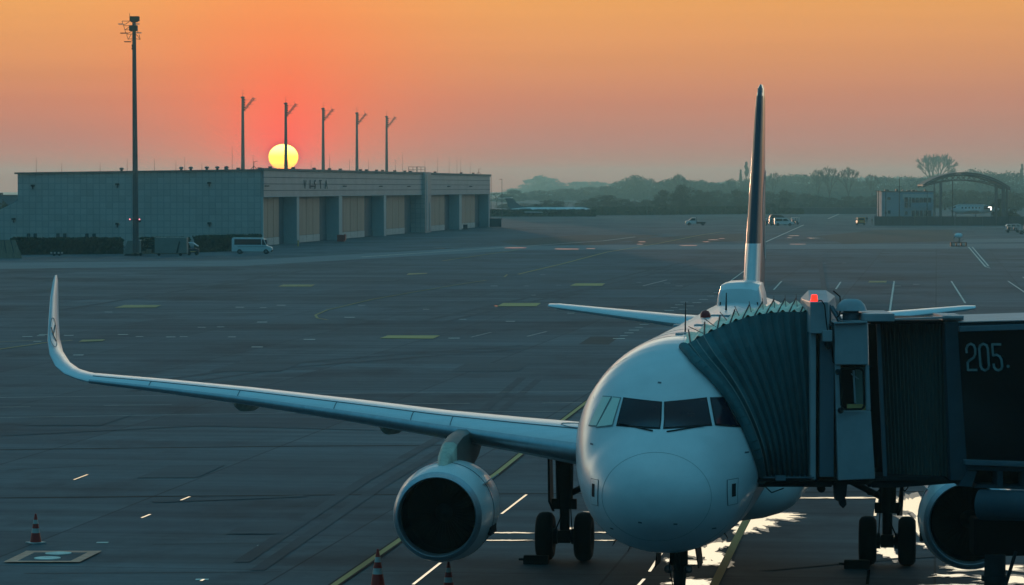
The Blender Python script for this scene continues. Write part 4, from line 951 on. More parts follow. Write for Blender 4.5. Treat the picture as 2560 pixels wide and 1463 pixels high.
# ================================================================ TRAFFIC CONES
def cone(loc, h, label):
    r = empty('traffic_cone', loc, rnd.uniform(0, 1), label, 'traffic cone', 'red and white cones round the airliner')
    w = h * .235
    bands = [(0, .33, 'red'), (.33, .49, 'cwhite'), (.49, .65, 'red'), (.65, .79, 'cwhite'), (.79, 1.0, 'red')]
    for a, b, mt in bands:
        ra, rb = w * (1 - a) ** .9 * .72 + .022, w * (1 - b) ** .9 * .72 + .022
        m = MB(); m.lathe([(a * h + .03, ra), (b * h + .03, rb)] + ([(h + .034, .001)] if b == 1 else []), (0, 0, 0), 'z', 24)
        m.build('cone_band', M[mt], r, smooth=60)
    m = MB(); m.box(-w * 1.15, w * 1.15, -w * 1.15, w * 1.15, 0, .035); m.build('cone_base', M['cwhite'], r, bevel=.012)
def coneh(py0, py1, D): return (py1 - py0) * mpp(D)
c = ground(89, 1352); cone(c, coneh(1281, 1352, c.y), 'red and white traffic cone alone beside the red square at the lower left')
c = ground(940, 1462); cone(c, coneh(1369, 1462, c.y), 'larger red and white traffic cone standing left of the near engine at the bottom edge')
c = ground(1116, 1478); cone(c, coneh(1399, 1478, c.y), 'red and white traffic cone partly hidden below the engine inlet')

# ================================================================ HANGAR
hc = Vector((-37.9, 494, 0)); HA = math.atan2(32.6, 245)
hangar = empty('hangar', hc, pi - HA, 'long low grey aircraft hangar with six cream sliding door bays under the setting sun', 'hangar')
def hs(x):
    """distance along the door front of the survey column x"""
    a = (x * K - 1280) / FPX; return (hc.x - hc.y * a) / (cos(HA) * a - sin(HA))
ZT = 11.5
m = MB(); m.add([(0, 0, 0), (37.9, 0, 0), (37.9, 0, 11.0), (0, 0, ZT), (0, -.4, 0), (37.9, -.4, 0), (37.9, -.4, 11.0), (0, -.4, ZT)], [(0, 1, 2, 3), (4, 7, 6, 5), (0, 4, 5, 1), (1, 5, 6, 2), (2, 6, 7, 3), (3, 7, 4, 0)])
m.build('side_wall', M['panel'], hangar)
pr = [(37.9, 0, 0), (60, 0, 0), (60, 0, 2.8), (50, 0, 3.6), (44.5, 0, 4.6), (41.2, 0, 5.35), (39.6, 0, 6.1), (37.9, 0, 6.95)]
m = MB(); m.prism(pr, (0, -22, 0)); m.build('annex', M['panel'], hangar)
m = MB(); m.prism([(-.5, .35, ZT), (38.3, .35, 11.0), (38.3, .35, 11.25), (-.5, .35, ZT + .25)], (0, -248, 0)); m.build('roof', M['roof'], hangar)
m = MB(); m.box(38, 37.5, -247, -.5, 0, 11); m.build('rear_wall', M['panel'], hangar)
m = MB(); m.box(-.3, 37.9, -247.4, -247, 0, 11.0); m.build('end_wall', M['panel'], hangar)
# fascia
m = MB(); m.box(-.3, 1.5, -247, -.42, 7.5, ZT); m.build('fascia', M['fascia'], hangar)
for z in (7.55, 8.5, 9.5, 10.5, 11.3):
    m = MB(); m.box(-.34, -.3, -247, 0, z - .05, z + .05); m.build('fascia_joint', M['trim'] if z in (7.55, 11.3) else M['roof'], hangar)
m = MB(); m.box(-.55, .3, -248, .3, ZT + .05, ZT + .4); m.build('eaves_gutter', M['roof'], hangar)
bays = [(652, 735), (741, 840), (848, 952), (958, 1046), (1068, 1140), (1146, 1213)]
for x0, x1 in bays:
    s0, s1 = hs(x0), hs(x1); w = s1 - s0
    n = 6
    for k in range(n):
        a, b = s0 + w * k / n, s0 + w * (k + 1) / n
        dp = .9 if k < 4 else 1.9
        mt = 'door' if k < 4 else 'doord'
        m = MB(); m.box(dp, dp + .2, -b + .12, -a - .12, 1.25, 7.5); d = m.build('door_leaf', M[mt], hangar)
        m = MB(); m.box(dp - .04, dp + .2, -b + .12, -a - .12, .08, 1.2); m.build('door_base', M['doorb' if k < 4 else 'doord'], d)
    m = MB(); m.box(2.4, 2.6, -s1, -s0, 0, 7.5); m.build('door_recess', M['doorgap'], hangar)
for xa, xb in ((646, 652), (735, 741), (840, 848), (952, 958), (1062, 1068), (1140, 1146), (1213, 1216)):
    m = MB(); m.box(-.25, 2.6, -hs(xb), -max(hs(xa), .01), 0, 7.5); m.build('pier', M['trim'], hangar)
m = MB(); m.box(-.9, 2.4, -hs(1062), -hs(1047), 0, ZT + .5); m.build('stair_tower', M['panel'], hangar)
m = MB(); m.box(-1.0, -.9, -hs(1052), -hs(1050), .3, ZT); m.box(-1.0, -.9, -hs(1058), -hs(1057), .3, 6); m.build('downpipe', M['trim'], hangar)
# facade lettering
def text_mesh(txt, size, name):
    cu = bpy.data.curves.new(name, 'FONT'); cu.body = txt; cu.size = size; cu.extrude = .03; cu.align_x = 'CENTER'
    o = bpy.data.objects.new(name, cu); C.objects.link(o); bpy.context.view_layer.update()
    me = bpy.data.meshes.new_from_object(o.evaluated_get(bpy.context.evaluated_depsgraph_get())); bpy.data.objects.remove(o)
    return me
for ch, px in zip('VISTA', (753, 766, 778, 792, 806)):
    me = text_mesh(ch, 2.1, 'facade_letter'); me.materials.clear(); me.materials.append(M['roof'])
    for v in me.vertices: v.co.x *= 1.6
    o = bpy.data.objects.new('facade_letter', me); C.objects.link(o); o.parent = hangar; o.location = (-.42, -hs(px), 8.75); o.rotation_euler = (pi / 2, 0, -pi / 2)
# wall lights, windows above the hedge, roof fittings
def hx(x):
    a = (x * K - 1280) / FPX; return (hc.x - hc.y * a) / (cos(HA) + sin(HA) * a)
for x in (68, 84.5, 141, 158, 213, 231):
    p = hx(x + 7.5); m = MB(); m.box(p, hx(x), .0, .12, .95, 1.95); w_ = m.build('window', M['doorgap'], hangar)
    for k in range(3):
        q = p + (hx(x) - p) * (k + .5) / 3; m = MB(); m.box(q - .12, q + .12, .12, .15, 1.05, 1.85); m.build('pane', M['solid_glazing'], w_)
for x, z in ((83, 9.1), (293, 9.3), (522, 9.5), (293, 3.3), (522, 3.4), (35, 4.0)):
    m = MB(); m.box(hx(x) - .25, hx(x) + .25, .05, .5, z, z + .28); m.box(hx(x) - .05, hx(x) + .05, .05, .3, z - .4, z); m.build('wall_lamp', M['dark'], hangar)
for x in (655, 770, 850, 940, 1010, 1110, 1165):
    s = hs(x); m = MB(); m.box(-.9, -.3, -s - .35, -s + .35, 9.1, 9.25); m.build('wall_lamp', M['dark'], hangar)
for x in (442, 466, 506, 532, 555, 293):
    p = hx(x); m = MB(); m.lathe([(0, .2), (.3, .2), (.3, .38), (.55, .3), (.62, .001)], (p, -2.5, ZT + .18 - .013 * p), 'z', 12); m.build('roof_vent', M['steel'], hangar)
for x in (560, 590, 643, 676, 733, 785, 823, 850, 900, 915, 940, 955, 985, 1010, 1024, 1085, 1150, 1180):
    if x < 650: loc = (hx(x), -1.0, ZT + .2 - .013 * hx(x))
    else: loc = (.2, -hs(x), ZT + .4)
    m = MB(); m.box(loc[0] - .25, loc[0] + .25, loc[1] - .3, loc[1] + .3, loc[2] - .1, loc[2] + .3); m.build('roof_fitting', M['steel'], hangar)
rods = [(73, 390, -1), (137, 405, -1), (233, 404, -1), (301, 395, -1), (369, 394, -1), (423, 398, -1), (445, 390, -1), (488, 405, -1), (564, 365, -1), (588, 398, -1), (678, 385, 1), (762, 398, 1), (818, 400, 1), (863, 385, 1), (911, 395, 1), (957, 397, 1), (1000, 386, 1), (1022, 400, 1), (1039, 380, 1), (1093, 400, 1), (1124, 392, 1), (1152, 392, 1), (1171, 390, 1), (1180, 395, 1), (1203, 400, 1)]
for x, yt, sd_ in rods:
    if sd_ < 0: loc = Vector((hx(x), -4, ZT - .013 * hx(x) + .1)); D = hc.y + 5
    else: loc = Vector((3, -hs(x), ZT + .2)); D = hc.y + hs(x)
    zt = at(x, yt, D).z; m = MB(); m.tube(loc, (loc.x, loc.y, zt), .035, .018, 5); m.build('lightning_rod', M['steel'], hangar)
for x, D_ in ((627, 0), (1200, 1)):
    loc = (hx(x), -1.5, ZT + .1) if x < 650 else (.8, -hs(x), ZT + .3); k = 1.0 if x < 650 else 1.3; m = MB(); b_ = Vector(loc)
    for a_ in (-.6, .6): m.tube(b_ + Vector((a_, 0, 0)), b_ + Vector((0, 0, .6)), .05, .04, 5)
    m.tube(b_ + Vector((0, .4, 0)), b_ + Vector((0, 0, .6)), .05, .04, 5); m.tube(b_ + Vector((0, 0, .5)), b_ + Vector((0, 0, 1.35)), .05, .04, 5); m.tube(b_ + Vector((0, 0, 1.2)), b_ + Vector((-.55, 0, 1.35)), .035, .03, 5); m.build('wind_vane', M['dark'], hangar)
m = MB(); s0, s1 = hs(1037), hs(1058); zb = ZT + .4
for s in (s0, (s0 + s1) / 2, s1):
    for x in (0, 1.6): m.tube((x, -s, zb), (x, -s, zb + 1.1), .05, .05, 5)
for z in (.55, 1.1):
    for x in (0, 1.6): m.tube((x, -s0, zb + z), (x, -s1, zb + z), .04, .04, 5)
m.build('roof_handrail', M['steel'], hangar)

# hedge, fences and ramps before the hangar
def leafy_box(name, mat, p0, p1, h, d, label, cat, n, leaf=.28, parent=None):
    r = empty(name, ((p0.x + p1.x) / 2, (p0.y + p1.y) / 2, 0), math.atan2(p1.y - p0.y, p1.x - p0.x), label, cat)
    Lh = (p1 - p0).length; m = MB()
    m.box(-Lh / 2, Lh / 2, -d / 2 + .15, d / 2 - .15, 0, h - .15)
    for _ in range(n):
        f = rnd.random()
        x = rnd.uniform(-Lh / 2, Lh / 2)
        hh = h * (1 + .07 * noise.noise(Vector((x * .25, 3, 1))))
        if f < .6: y, z = -d / 2 + rnd.uniform(-.05, .12), rnd.uniform(0, hh)
        else: y, z = rnd.uniform(-d / 2, d / 2), hh + rnd.uniform(-.15, .12)
        c = Vector((x, y, z)); u = Vector((rnd.gauss(0, 1), rnd.gauss(0, 1), rnd.gauss(0, 1))).normalized() * leaf; w = u.orthogonal().normalized() * leaf * .7
        m.add([c - u - w, c + u - w, c + u + w, c - u + w], [(0, 1, 2, 3)])
    m.build('foliage', mat, r); return r
leafy_box('hedge', M['hedge'], ground(30, 634), ground(302, 632), 1.95, 1.2, 'dark clipped hedge in front of the hangar side wall left of the tall mast', 'hedge', 2600)
leafy_box('hedge', M['hedge'], ground(345, 632), ground(470, 632), 1.95, 1.2, 'dark hedge between the tall mast and the grey covered trailer', 'hedge', 1200)
leafy_box('hedge', M['hedge'], ground(490, 628), ground(640, 622), 2.0, 1.2, 'dark reddish hedge right of the trailer and behind the white minibus', 'hedge', 1600)
p = ground(-12, 643); r = empty('blast_fence', p, 0, 'brown slanted plank blast fence at the far left edge of the apron', 'blast fence')
m = MB(); m.prism([(-3, 0, 0), (3.4, 0, 0), (2.3, 1.6, 2.3), (-3, 1.6, 2.3)], (0, .15, 0)); m.build('plank_panel', M['timber'], r)
for k in range(6):
    m = MB(); m.tube((-2.5 + k * 1.0, .1, 0), (-2.5 + k * .85, 1.5, 2.3), .05, .05, 5); m.build('rib', M['dark'], r)
p = ground(326, 635); r = empty('concrete_deflector', p, 0, 'pale slanted concrete wedge behind the foot of the tall mast', 'concrete wedge')
m = MB(); m.prism([(-1.2, 1, 0), (1.1, 1, 0), (1.1, 1, 1.95), (-.6, 1, 1.95)], (0, 1.2, 0)); m.build('wedge', M['canvas'], r, bevel=.03)
m = MB(); m.prism([(-.7, .95, 1.9), (1.15, .95, 1.9), (1.15, .95, 2.0), (-.7, .95, 2.0)], (0, 1.4, 0)); m.build('coping', M['trim'], r)

# ================================================================ MASTS
D0 = ground(338, 636).y
mast = empty('floodlight_mast', ground(338, 636), 0, 'tallest dark tapered floodlight mast rising in front of the hangar with boxes at its head', 'mast')
def mz(zx, zy, dd=0): return at((280 + zx * .08242) / K, (20 + zy * .08242) / K, D0 + dd)
b0 = ground(338, 636); ht = at(335, 56, D0).z
m = MB(); m.tube((b0.x, b0.y, 0), (b0.x - .12, b0.y, ht), .42, .24, 12); wbuild(m, 'pole', M['mast'], mast, smooth=20)
m = MB(); m.tube((b0.x - .05, b0.y - .42, .2), (b0.x - .12, b0.y - .3, 12), .06, .05, 6); wbuild(m, 'cable_duct', M['steel'], mast)
def mbox(z, nm, d=1.2, mt='dark'):
    a = mz(z[0], z[3]); b = mz(z[2], z[1]); m = MB(); m.box(a.x, b.x, D0 - d / 2, D0 + d / 2, a.z, b.z); return wbuild(m, nm, M[mt], mast, bevel=.04)
mbox((545, 258, 825, 400), 'equipment_box'); mbox((570, 400, 780, 432), 'equipment_box', .9); mbox((530, 530, 770, 700), 'equipment_box'); mbox((600, 1110, 650, 1180), 'junction_box', .5); mbox((600, 1200, 645, 1270), 'junction_box', .5)
def tr(pairs, nm, w=.035, mt='dark'):
    m = MB()
    for a, b in pairs: m.tube(mz(*a), mz(*b), w, w, 5)
    return wbuild(m, nm, M[mt], mast)
tr([((300, 400), (545, 400)), ((305, 400), (325, 490)), ((325, 490), (400, 500)), ((400, 500), (530, 410)), ((350, 540), (540, 540)), ((345, 500), (370, 600)), ((370, 600), (415, 760)), ((400, 665), (540, 665)), ((400, 660), (530, 575)), ((415, 760), (490, 765)), ((490, 765), (600, 710))], 'truss_arm')
tr([((440, 800), (640, 790)), ((445, 810), (490, 960)), ((490, 960), (590, 790)), ((480, 945), (660, 935)), ((590, 985), (650, 990))], 'truss_arm')
tr([((720, 790), (860, 955)), ((720, 935), (860, 955)), ((820, 810), (855, 950)), ((775, 690), (790, 740)), ((535, 165), (540, 260))], 'truss_arm')
for z0, z1, lit in (((200, 490), (340, 492), 1), ((260, 765), (480, 760), 0), ((380, 1027), (580, 1025), 0), ((660, 487), (830, 482), 1), ((740, 757), (890, 745), 1)):
    a, b = mz(*z0), mz(*z1); m = MB(); m.box(a.x, b.x, D0 - .4, D0 + .4, a.z - .05, a.z + .05); wbuild(m, 'floodlight', M['cwhite' if lit else 'dark'], mast)
for x in (323, 347):
    c = at(x, 546, D0 - .45); m = MB(); m.lathe([(-.09, .001), (-.06, .08), (.06, .08), (.09, .001)], c, 'z', 10); wbuild(m, 'obstruction_lamp', M['lampp'], mast, smooth=True)
m = MB(); m.tube(at(325, 547, D0 - .45), at(347, 547, D0 - .45), .03, .03, 5); pbox(m, 345, 350, 548, 553, D0 - .5, D0 - .2); wbuild(m, 'lamp_bracket', M['dark'], mast)
m = MB(); pbox(m, 312, 345, 632, 637, D0 - .8, D0 - .3)
for k in range(9): pbox(m, 310 + k * 4, 312 + k * 4, 634, 639, D0 - 1.0, D0 - .8)
wbuild(m, 'foot_barrier', M['dark'], mast)
nm_ = ['nearest and leftmost of the five slim masts behind the hangar, left of the sun', 'second slim mast behind the hangar, crossing the disc of the sun', 'third slim mast behind the hangar, just right of the sun', 'fourth slim mast behind the hangar', 'farthest and rightmost of the five slim masts behind the hangar']
base_mast = None
for i, (x, yt) in enumerate(((604, 243), (711, 258), (804, 271), (888, 282), (962, 291))):
    H = 31.3; D = (H - CAM_H) * FPX / (469 - yt * K); b_ = at(x, yt, D); loc = Vector((b_.x, D, 0))
    if base_mast is None:
        r = base_mast = empty('apron_light_mast', loc, 0, nm_[i], 'mast', 'row of slim masts behind the hangar')
        m = MB(); m.tube((0, 0, 0), (0, 0, H), .62, .30, 10); m.build('pole', M['mast'], r, smooth=30)
        m = MB(); m.lathe([(-.25, .4), (-.1, .55), (.1, .5), (.3, .05)], (0, 0, H), 'z', 12); m.build('head_cap', M['dark'], r)
        m = MB()
        for k in range(5): m.box(.25, .62, -.4, .4, H - 3.3 + k * .62, H - 2.9 + k * .62)
        m.build('lamp_cluster', M['dark'], r)
        m = MB(); a, b = Vector((.7, 0, H - 3.0)), Vector((2.9, 0, H - .3)); up = Vector((-.25, 0, .28))
        m.tube(a, b, .09, .09, 5); m.tube(a + up, b + up, .08, .08, 5); m.tube((.3, 0, H - .6), (2.3, 0, H - .6), .035, .035, 5); m.tube(b + up * .2, (b.x + .5, 0, b.z), .05, .05, 5)
        for k in range(6):
            c0, c1 = a.lerp(b, k / 6), a.lerp(b, (k + 1) / 6); m.tube(c0, c1 + up, .05, .05, 5); m.tube(c0 + up, c1, .05, .05, 5)
            if k % 2: m.box(c0.x - .05, c0.x + .75, -.3, .3, c0.z - .12, c0.z - .02)
        m.tube((2.3, 0, H - .6), (2.3, 0, H + .7), .03, .03, 5); m.tube((.4, 0, H - 3.4), (.9, 0, H - 3.4), .04, .04, 5)
        m.build('floodlight_arm', M['mast'], r)
    else:
        r = copy_tree(base_mast); r.location = loc; r['label'] = nm_[i]
    if i in (0, 4):
        m = MB(); m.tube((0, 0, H), (0, 0, H + 1.9), .035, .025, 5); m.tube((0, 0, H + .9), (.5, 0, H + .9), .03, .03, 4); m.tube((0, 0, H + 1.7), (.5, 0, H + 1.75), .03, .03, 4); m.build('antenna', M['dark'], r)
for x, yt, D, lb in ((1249, 447, 900, 'thin lamp post beside the right end of the hangar'), (1222, 441, 900, 'thin short lamp post touching the hangar end')):
    p = at(x, yt, D); r = empty('street_lamp', (p.x, D, 0), 0, lb, 'lamp post'); m = MB(); m.tube((0, 0, 0), (0, 0, p.z), .09, .06, 6); m.build('pole', M['steel'], r)
    m = MB(); m.box(-.7, .1, -.1, .1, p.z, p.z + .15); m.build('lamp_head', M['steel'], r)

# ================================================================ VEHICLES
def vehicle(name, loc, rz, label, cat, prof, w, paint, wheels, wr, windows, extra=(), group=None):
    """prof: side outline (x forward, z); windows: (x0, x1, z0, z1) panes on both flanks"""
    r = empty(name, loc, rz, label, cat, group)
    m = MB(); m.prism([(x, -w / 2, z) for x, z in prof], (0, w, 0)); m.build('body', paint, r, bevel=.06)
    for q in windows:
        for s in (-1, 1):
            m = MB(); y = s * (w / 2 + .012); m.prism([(a, y, b) for a, b in q], (0, -s * .02, 0)); m.build('window', M['cglass'], r)
    for x in wheels:
        for s in (-1, 1):
            m = MB(); m.lathe([(-.1, .01), (-.1, wr * .9), (-.06, wr), (.06, wr), (.1, wr * .9), (.1, .01)], (x, s * (w / 2 - .08), wr), 'y', 20); t_ = m.build('wheel', M['rubber'], r, smooth=40)
            m = MB(); m.lathe([(-.115, .01), (-.112, wr * .5), (.112, wr * .5), (.115, .01)], (x, s * (w / 2 - .08), wr), 'y', 14); m.build('hub', M['steel'], t_)
    for nm, q, s_, mt in extra:
        m = MB(); m.box(*q); m.build(nm, M[mt], r)
    return r
p = ground(628, 632)
vehicle('minibus', p, 0, 'white minibus with dark side windows parked by the corner of the hangar', 'minibus',
        [(-2.72, .35), (2.45, .35), (2.72, .5), (2.72, .82), (2.5, .98), (2.0, 1.12), (1.62, 2.05), (1.4, 2.18), (-2.55, 2.22), (-2.7, 2.05)], 1.95, M['carw'], (-1.65, 1.9), .34,
        [[(-2.35, 1.25), (1.25, 1.25), (1.25, 2.0), (-2.35, 2.0)], [(1.38, 1.25), (1.9, 1.2), (1.55, 1.95), (1.38, 1.95)]],
        [('windscreen', (1.66, 1.95, -.85, .85, 1.2, 1.9), 0, 'cglass'), ('bumper', (2.5, 2.76, -.95, .95, .3, .55), 0, 'dark'), ('trim_stripe', (-1.9, 2.0, -.995, .995, .95, 1.0), 0, 'dark')])
p = ground(455, 636)
r = empty('covered_trailer', ground(418, 637), 0, 'grey tarpaulin covered trailer with low flat bed parked right of the tall mast', 'trailer')
m = MB(); m.box(-1.75, 2.45, 0, 2.2, .35, 2.4); m.build('tarpaulin_box', M['canvas'], r, bevel=.05)
m = MB(); m.box(-4.8, 2.45, .2, 2.0, .22, .36); m.build('flat_bed', M['timber'], r)
m = MB(); m.prism([(1.05, -.03, .4), (1.3, -.03, .4), (1.6, -.03, 1.9), (1.45, -.03, 1.9)], (0, .03, 0)); m.build('flap', M['dark'], r)
for x in (-4.3, -3.6, 1.6, -1.2):
    m = MB(); m.lathe([(-.1, .01), (-.1, .2), (.1, .2), (.1, .01)], (x, .25, .2), 'y', 14); m.build('wheel', M['rubber'], r)
for x, w_, h in ((-2.6, .6, .5), (-3.3, .4, .25)):
    m = MB(); m.box(x - w_ / 2, x + w_ / 2, .5, 1.4, .36, .36 + h); m.build('load_crate', M['timber'], r)
r = empty('tow_tractor', ground(481, 635), 0, 'dark low tow tractor with open cab at the right end of the covered trailer', 'tow tractor')
m = MB(); m.prism([(-.8, -.6, .3), (.75, -.6, .3), (.75, -.6, .8), (.2, -.6, .95), (-.1, -.6, .85), (-.8, -.6, .85)], (0, 1.2, 0)); m.build('body', M['card'], r, bevel=.04)
m = MB(); m.prism([(-.75, -.55, 1.62), (0.0, -.55, 1.55), (.65, -.55, 1.15), (.7, -.55, 1.22), (.02, -.55, 1.68), (-.75, -.55, 1.72)], (0, 1.1, 0)); m.build('canopy', M['wing'], r)
for x in (-.7, .6):
    m = MB(); m.tube((x, -.5, .8), (x, -.5, 1.6 if x < 0 else 1.2), .04, .04, 5); m.tube((x, .5, .8), (x, .5, 1.6 if x < 0 else 1.2), .04, .04, 5); m.build('cab_post', M['dark'], r)
for x in (-.5, .5):
    m = MB(); m.lathe([(-.1, .01), (-.1, .27), (.1, .27), (.1, .01)], (x, -.55, .27), 'y', 16); m.build('wheel', M['rubber'], r)
m = MB(); m.box(-.4, .6, -.62, -.6, .42, .55); m.build('bumper_stripe', M['yellow'], r)
r = empty('ground_power_cart', ground(142, 637), 0, 'small dark cart with white lamps standing before the hedge at the left', 'cart')
m = MB(); m.box(-.45, .45, -.3, .3, .15, .55); m.build('body', M['dark'], r, bevel=.03)
for x in (-.7, -.25, .25, .7):
    m = MB(); m.box(x - .12, x + .12, -.4, -.32, .3, .52); m.build('reflector', M['cwhite'], r)
for x in (-.5, .5):
    m = MB(); m.tube((x, 0, .35), (x * 1.8, 0, .42), .05, .05, 5); m.build('arm', M['dark'], r)
    m = MB(); m.lathe([(-.06, .01), (-.06, .16), (.06, .16), (.06, .01)], (x * .7, -.3, .16), 'y', 12); m.build('wheel', M['rubber'], r)
r = empty('red_container', ground(851, 603), -.2, 'small dark red container standing before the third hangar door', 'container')
m = MB(); m.box(-.7, .4, -.5, .5, .12, 1.15); m.build('box', M['red'], r, bevel=.03); m = MB(); m.box(.42, .62, -.4, .4, .3, 1.3); m.box(.4, .75, -.05, .05, 1.0, 1.08); m.build('handle_frame', M['red'], r); m = MB(); m.box(-.75, .45, -.55, .55, 1.15, 1.22); m.build('lid', M['red'], r)
r = empty('dark_bin', ground(1158, 572), 0, 'small black bin by the last hangar door', 'bin')
m = MB(); m.box(-.45, .45, -.4, .4, .1, 1.0); m.build('box', M['card'], r, bevel=.04); m = MB(); m.box(-.5, .5, -.45, .45, 1.0, 1.1); m.build('lid', M['card'], r)
r = empty('bollard', ground(742, 613), 0, 'short pale yellow bollard at the foot of the hangar pier', 'bollard')
m = MB(); m.tube((0, 0, 0), (0, 0, .75), .14, .14, 12); m.build('post', M['yellow'], r); m = MB(); m.lathe([(0, .17), (.12, .15), (.16, .01)], (0, 0, .75), 'z', 12); m.build('cap', M['yfade'], r)
r = empty('storage_container', ground(1233, 566), 0, 'dark square storage container right of the hangar end', 'container')
m = MB(); m.box(-1.3, 1.3, 0, 2.4, .1, 1.9); m.build('box', M['fence'], r, bevel=.03); m = MB(); m.box(-1.35, 1.35, -.04, 2.44, 1.9, 2.0); m.build('top_rim', M['steel'], r)
# pickup with flat bed
p = ground(1731, 561)
r = vehicle('pickup_truck', p, pi, 'white pickup truck with empty dark flat bed alone far out on the apron', 'pickup truck',
        [(-.1, .4), (2.3, .4), (2.42, .6), (2.38, .95), (1.75, 1.12), (1.05, 1.75), (.85, 1.85), (-.1, 1.85)], 1.8, M['carw'], (-1.7, 1.55), .36,
        [[(.1, 1.15), (1.5, 1.15), (.95, 1.7), (.1, 1.7)]], [('flat_bed', (-2.4, -.12, -.9, .9, .72, .82), 0, 'dark'), ('bed_rail', (-.2, -.12, -.85, .85, .8, 1.95), 0, 'dark'), ('chassis', (-2.3, 1.2, -.4, .4, .4, .72), 0, 'dark'), ('grille', (2.3, 2.44, -.8, .8, .45, .8), 0, 'dark')])
vp = [(-2.2, .35), (2.2, .35), (2.28, .6), (2.2, .9), (1.35, 1.08), (.75, 1.72), (.5, 1.85), (-2.05, 1.88), (-2.2, 1.7)]
vehicle('white_van', ground(1950, 562), 0, 'white crew van parked in front of a black van right of the tail fin', 'van', vp, 1.8, M['carw'], (-1.4, 1.4), .33,
        [[(-1.9, 1.1), (-.35, 1.1), (-.35, 1.65), (-1.9, 1.65)], [(-.2, 1.1), (1.15, 1.1), (.65, 1.62), (-.2, 1.62)]], [('bumper', (2.0, 2.32, -.85, .85, .3, .5), 0, 'dark')])
vehicle('black_van', ground(1938, 560.5), 0, 'black high roof van half hidden behind the white crew van', 'van', [(-2.3, .35), (2.3, .35), (2.3, .9), (1.6, 1.2), (1.1, 2.1), (.4, 2.4), (-1.6, 2.55), (-2.1, 2.3), (-2.3, 1.6)], 1.9, M['card'], (-1.5, 1.5), .36,
        [[(-1.9, 1.3), (.2, 1.3), (.2, 1.95), (-1.9, 1.95)]])
vehicle('orange_van', ground(2141, 560), pi / 2, 'orange van seen from behind near the blue building', 'van', [(-2.1, .35), (2.1, .35), (2.1, .95), (1.2, 1.1), (.7, 1.75), (-1.9, 1.85), (-2.1, 1.2)], 1.85, M['caro'], (-1.4, 1.4), .34,
        [[(-1.8, 1.15), (.9, 1.15), (.5, 1.65), (-1.8, 1.65)]], [('rear_window', (-2.12, -2.05, -.65, .65, 1.2, 1.62), 0, 'cglass'), ('tail_light', (-2.14, -2.08, -.9, -.72, .85, 1.3), 0, 'red'), ('tail_light', (-2.14, -2.08, .72, .9, .85, 1.3), 0, 'red'), ('bumper', (-2.18, -2.05, -.85, .85, .35, .55), 0, 'dark'), ('number_plate', (-2.13, -2.1, -.28, .28, .8, 1.0), 0, 'yellow')])
def cart(loc, label, k=1.0, rz=0):
    r = empty('baggage_cart', loc, rz, label, 'baggage cart', 'baggage carts standing by the parked vans')
    m = MB(); m.box(-1.2 * k, 1.2 * k, -.7, .7, .4, .5); m.build('bed', M['dark'], r)
    for x in (-1.15, -.4, .4, 1.15):
        m = MB(); m.tube((x * k, -.65, .5), (x * k + .15, -.65, 1.7), .05, .05, 5); m.tube((x * k, .65, .5), (x * k + .15, .65, 1.7), .05, .05, 5); m.build('post', M['carw'], r)
    m = MB(); m.prism([(-1.2 * k, -.7, 1.3), (-.9 * k, -.7, 1.7), (.9 * k, -.7, 1.75), (1.2 * k, -.7, 1.45), (.9 * k, -.7, 1.62), (-.9 * k, -.7, 1.58)], (0, 1.4, 0)); m.build('cover', M['carw'], r)
    m = MB(); m.box(-.9 * k, -.2 * k, -.5, .5, .5, 1.1); m.box(.1 * k, .7 * k, -.5, .5, .5, .95); m.build('load', M['card'], r)
    for x in (-.8, .8):
        for y in (-.6, .6):
            m = MB(); m.lathe([(-.07, .01), (-.07, .2), (.07, .2), (.07, .01)], (x * k, y, .2), 'y', 12); m.build('wheel', M['rubber'], r)
cart(ground(1912, 562), 'low baggage cart with slanted white hood left of the black van', .8)
cart(ground(1978, 559), 'baggage cart with pale hood just right of the white crew van', .8)
cart(ground(2520, 579), 'dark baggage cart at the far right edge of the apron', 1.2)
vehicle('baggage_tractor', ground(2553, 583), pi, 'pale cab baggage tractor cut off by the right edge', 'baggage tractor', [(-1.3, .3), (1.3, .3), (1.3, .8), (.5, .95), (.3, 1.9), (-.8, 1.95), (-1.0, 1.0), (-1.3, .9)], 1.3, M['canvas'], (-.8, .85), .32, [[(-.6, 1.1), (.2, 1.1), (.15, 1.7), (-.6, 1.7)]])
# hooded light cart on the apron
r = empty('hooded_service_cart', ground(2385, 615), 0, 'low dark service cart carrying a curved grey hood on a post, right of the apron', 'service cart')
m = MB(); m.box(-1.2, 1.2, -.6, .6, .1, .22); m.box(-1.2, 1.2, -.6, .6, .62, .72)
for x in (-1.15, -.4, .35, 1.1): m.box(x - .05, x + .1, -.58, .58, .2, .64)
m.build('frame', M['dark'], r)
for x in (-.78, .72):
    m = MB(); m.box(x - .22, x + .22, -.62, -.59, .26, .58); m.build('white_panel', M['cwhite'], r)
m = MB(); m.tube((.1, 0, .7), (.15, 0, 1.5), .1, .09, 10); m.build('post', M['steel'], r)
m = MB(); m.lathe([(-.55, .12), (-.5, .25), (-.1, .36), (.35, .34), (.6, .2), (.62, .01)], (-.05, 0, 1.75), 'x', 18); m.build('hood', M['wing'], r, smooth=True)
m = MB(); m.tube((-.4, 0, 1.75), (-.75, 0, 1.25), .08, .06, 8); m.build('hose', M['steel'], r)

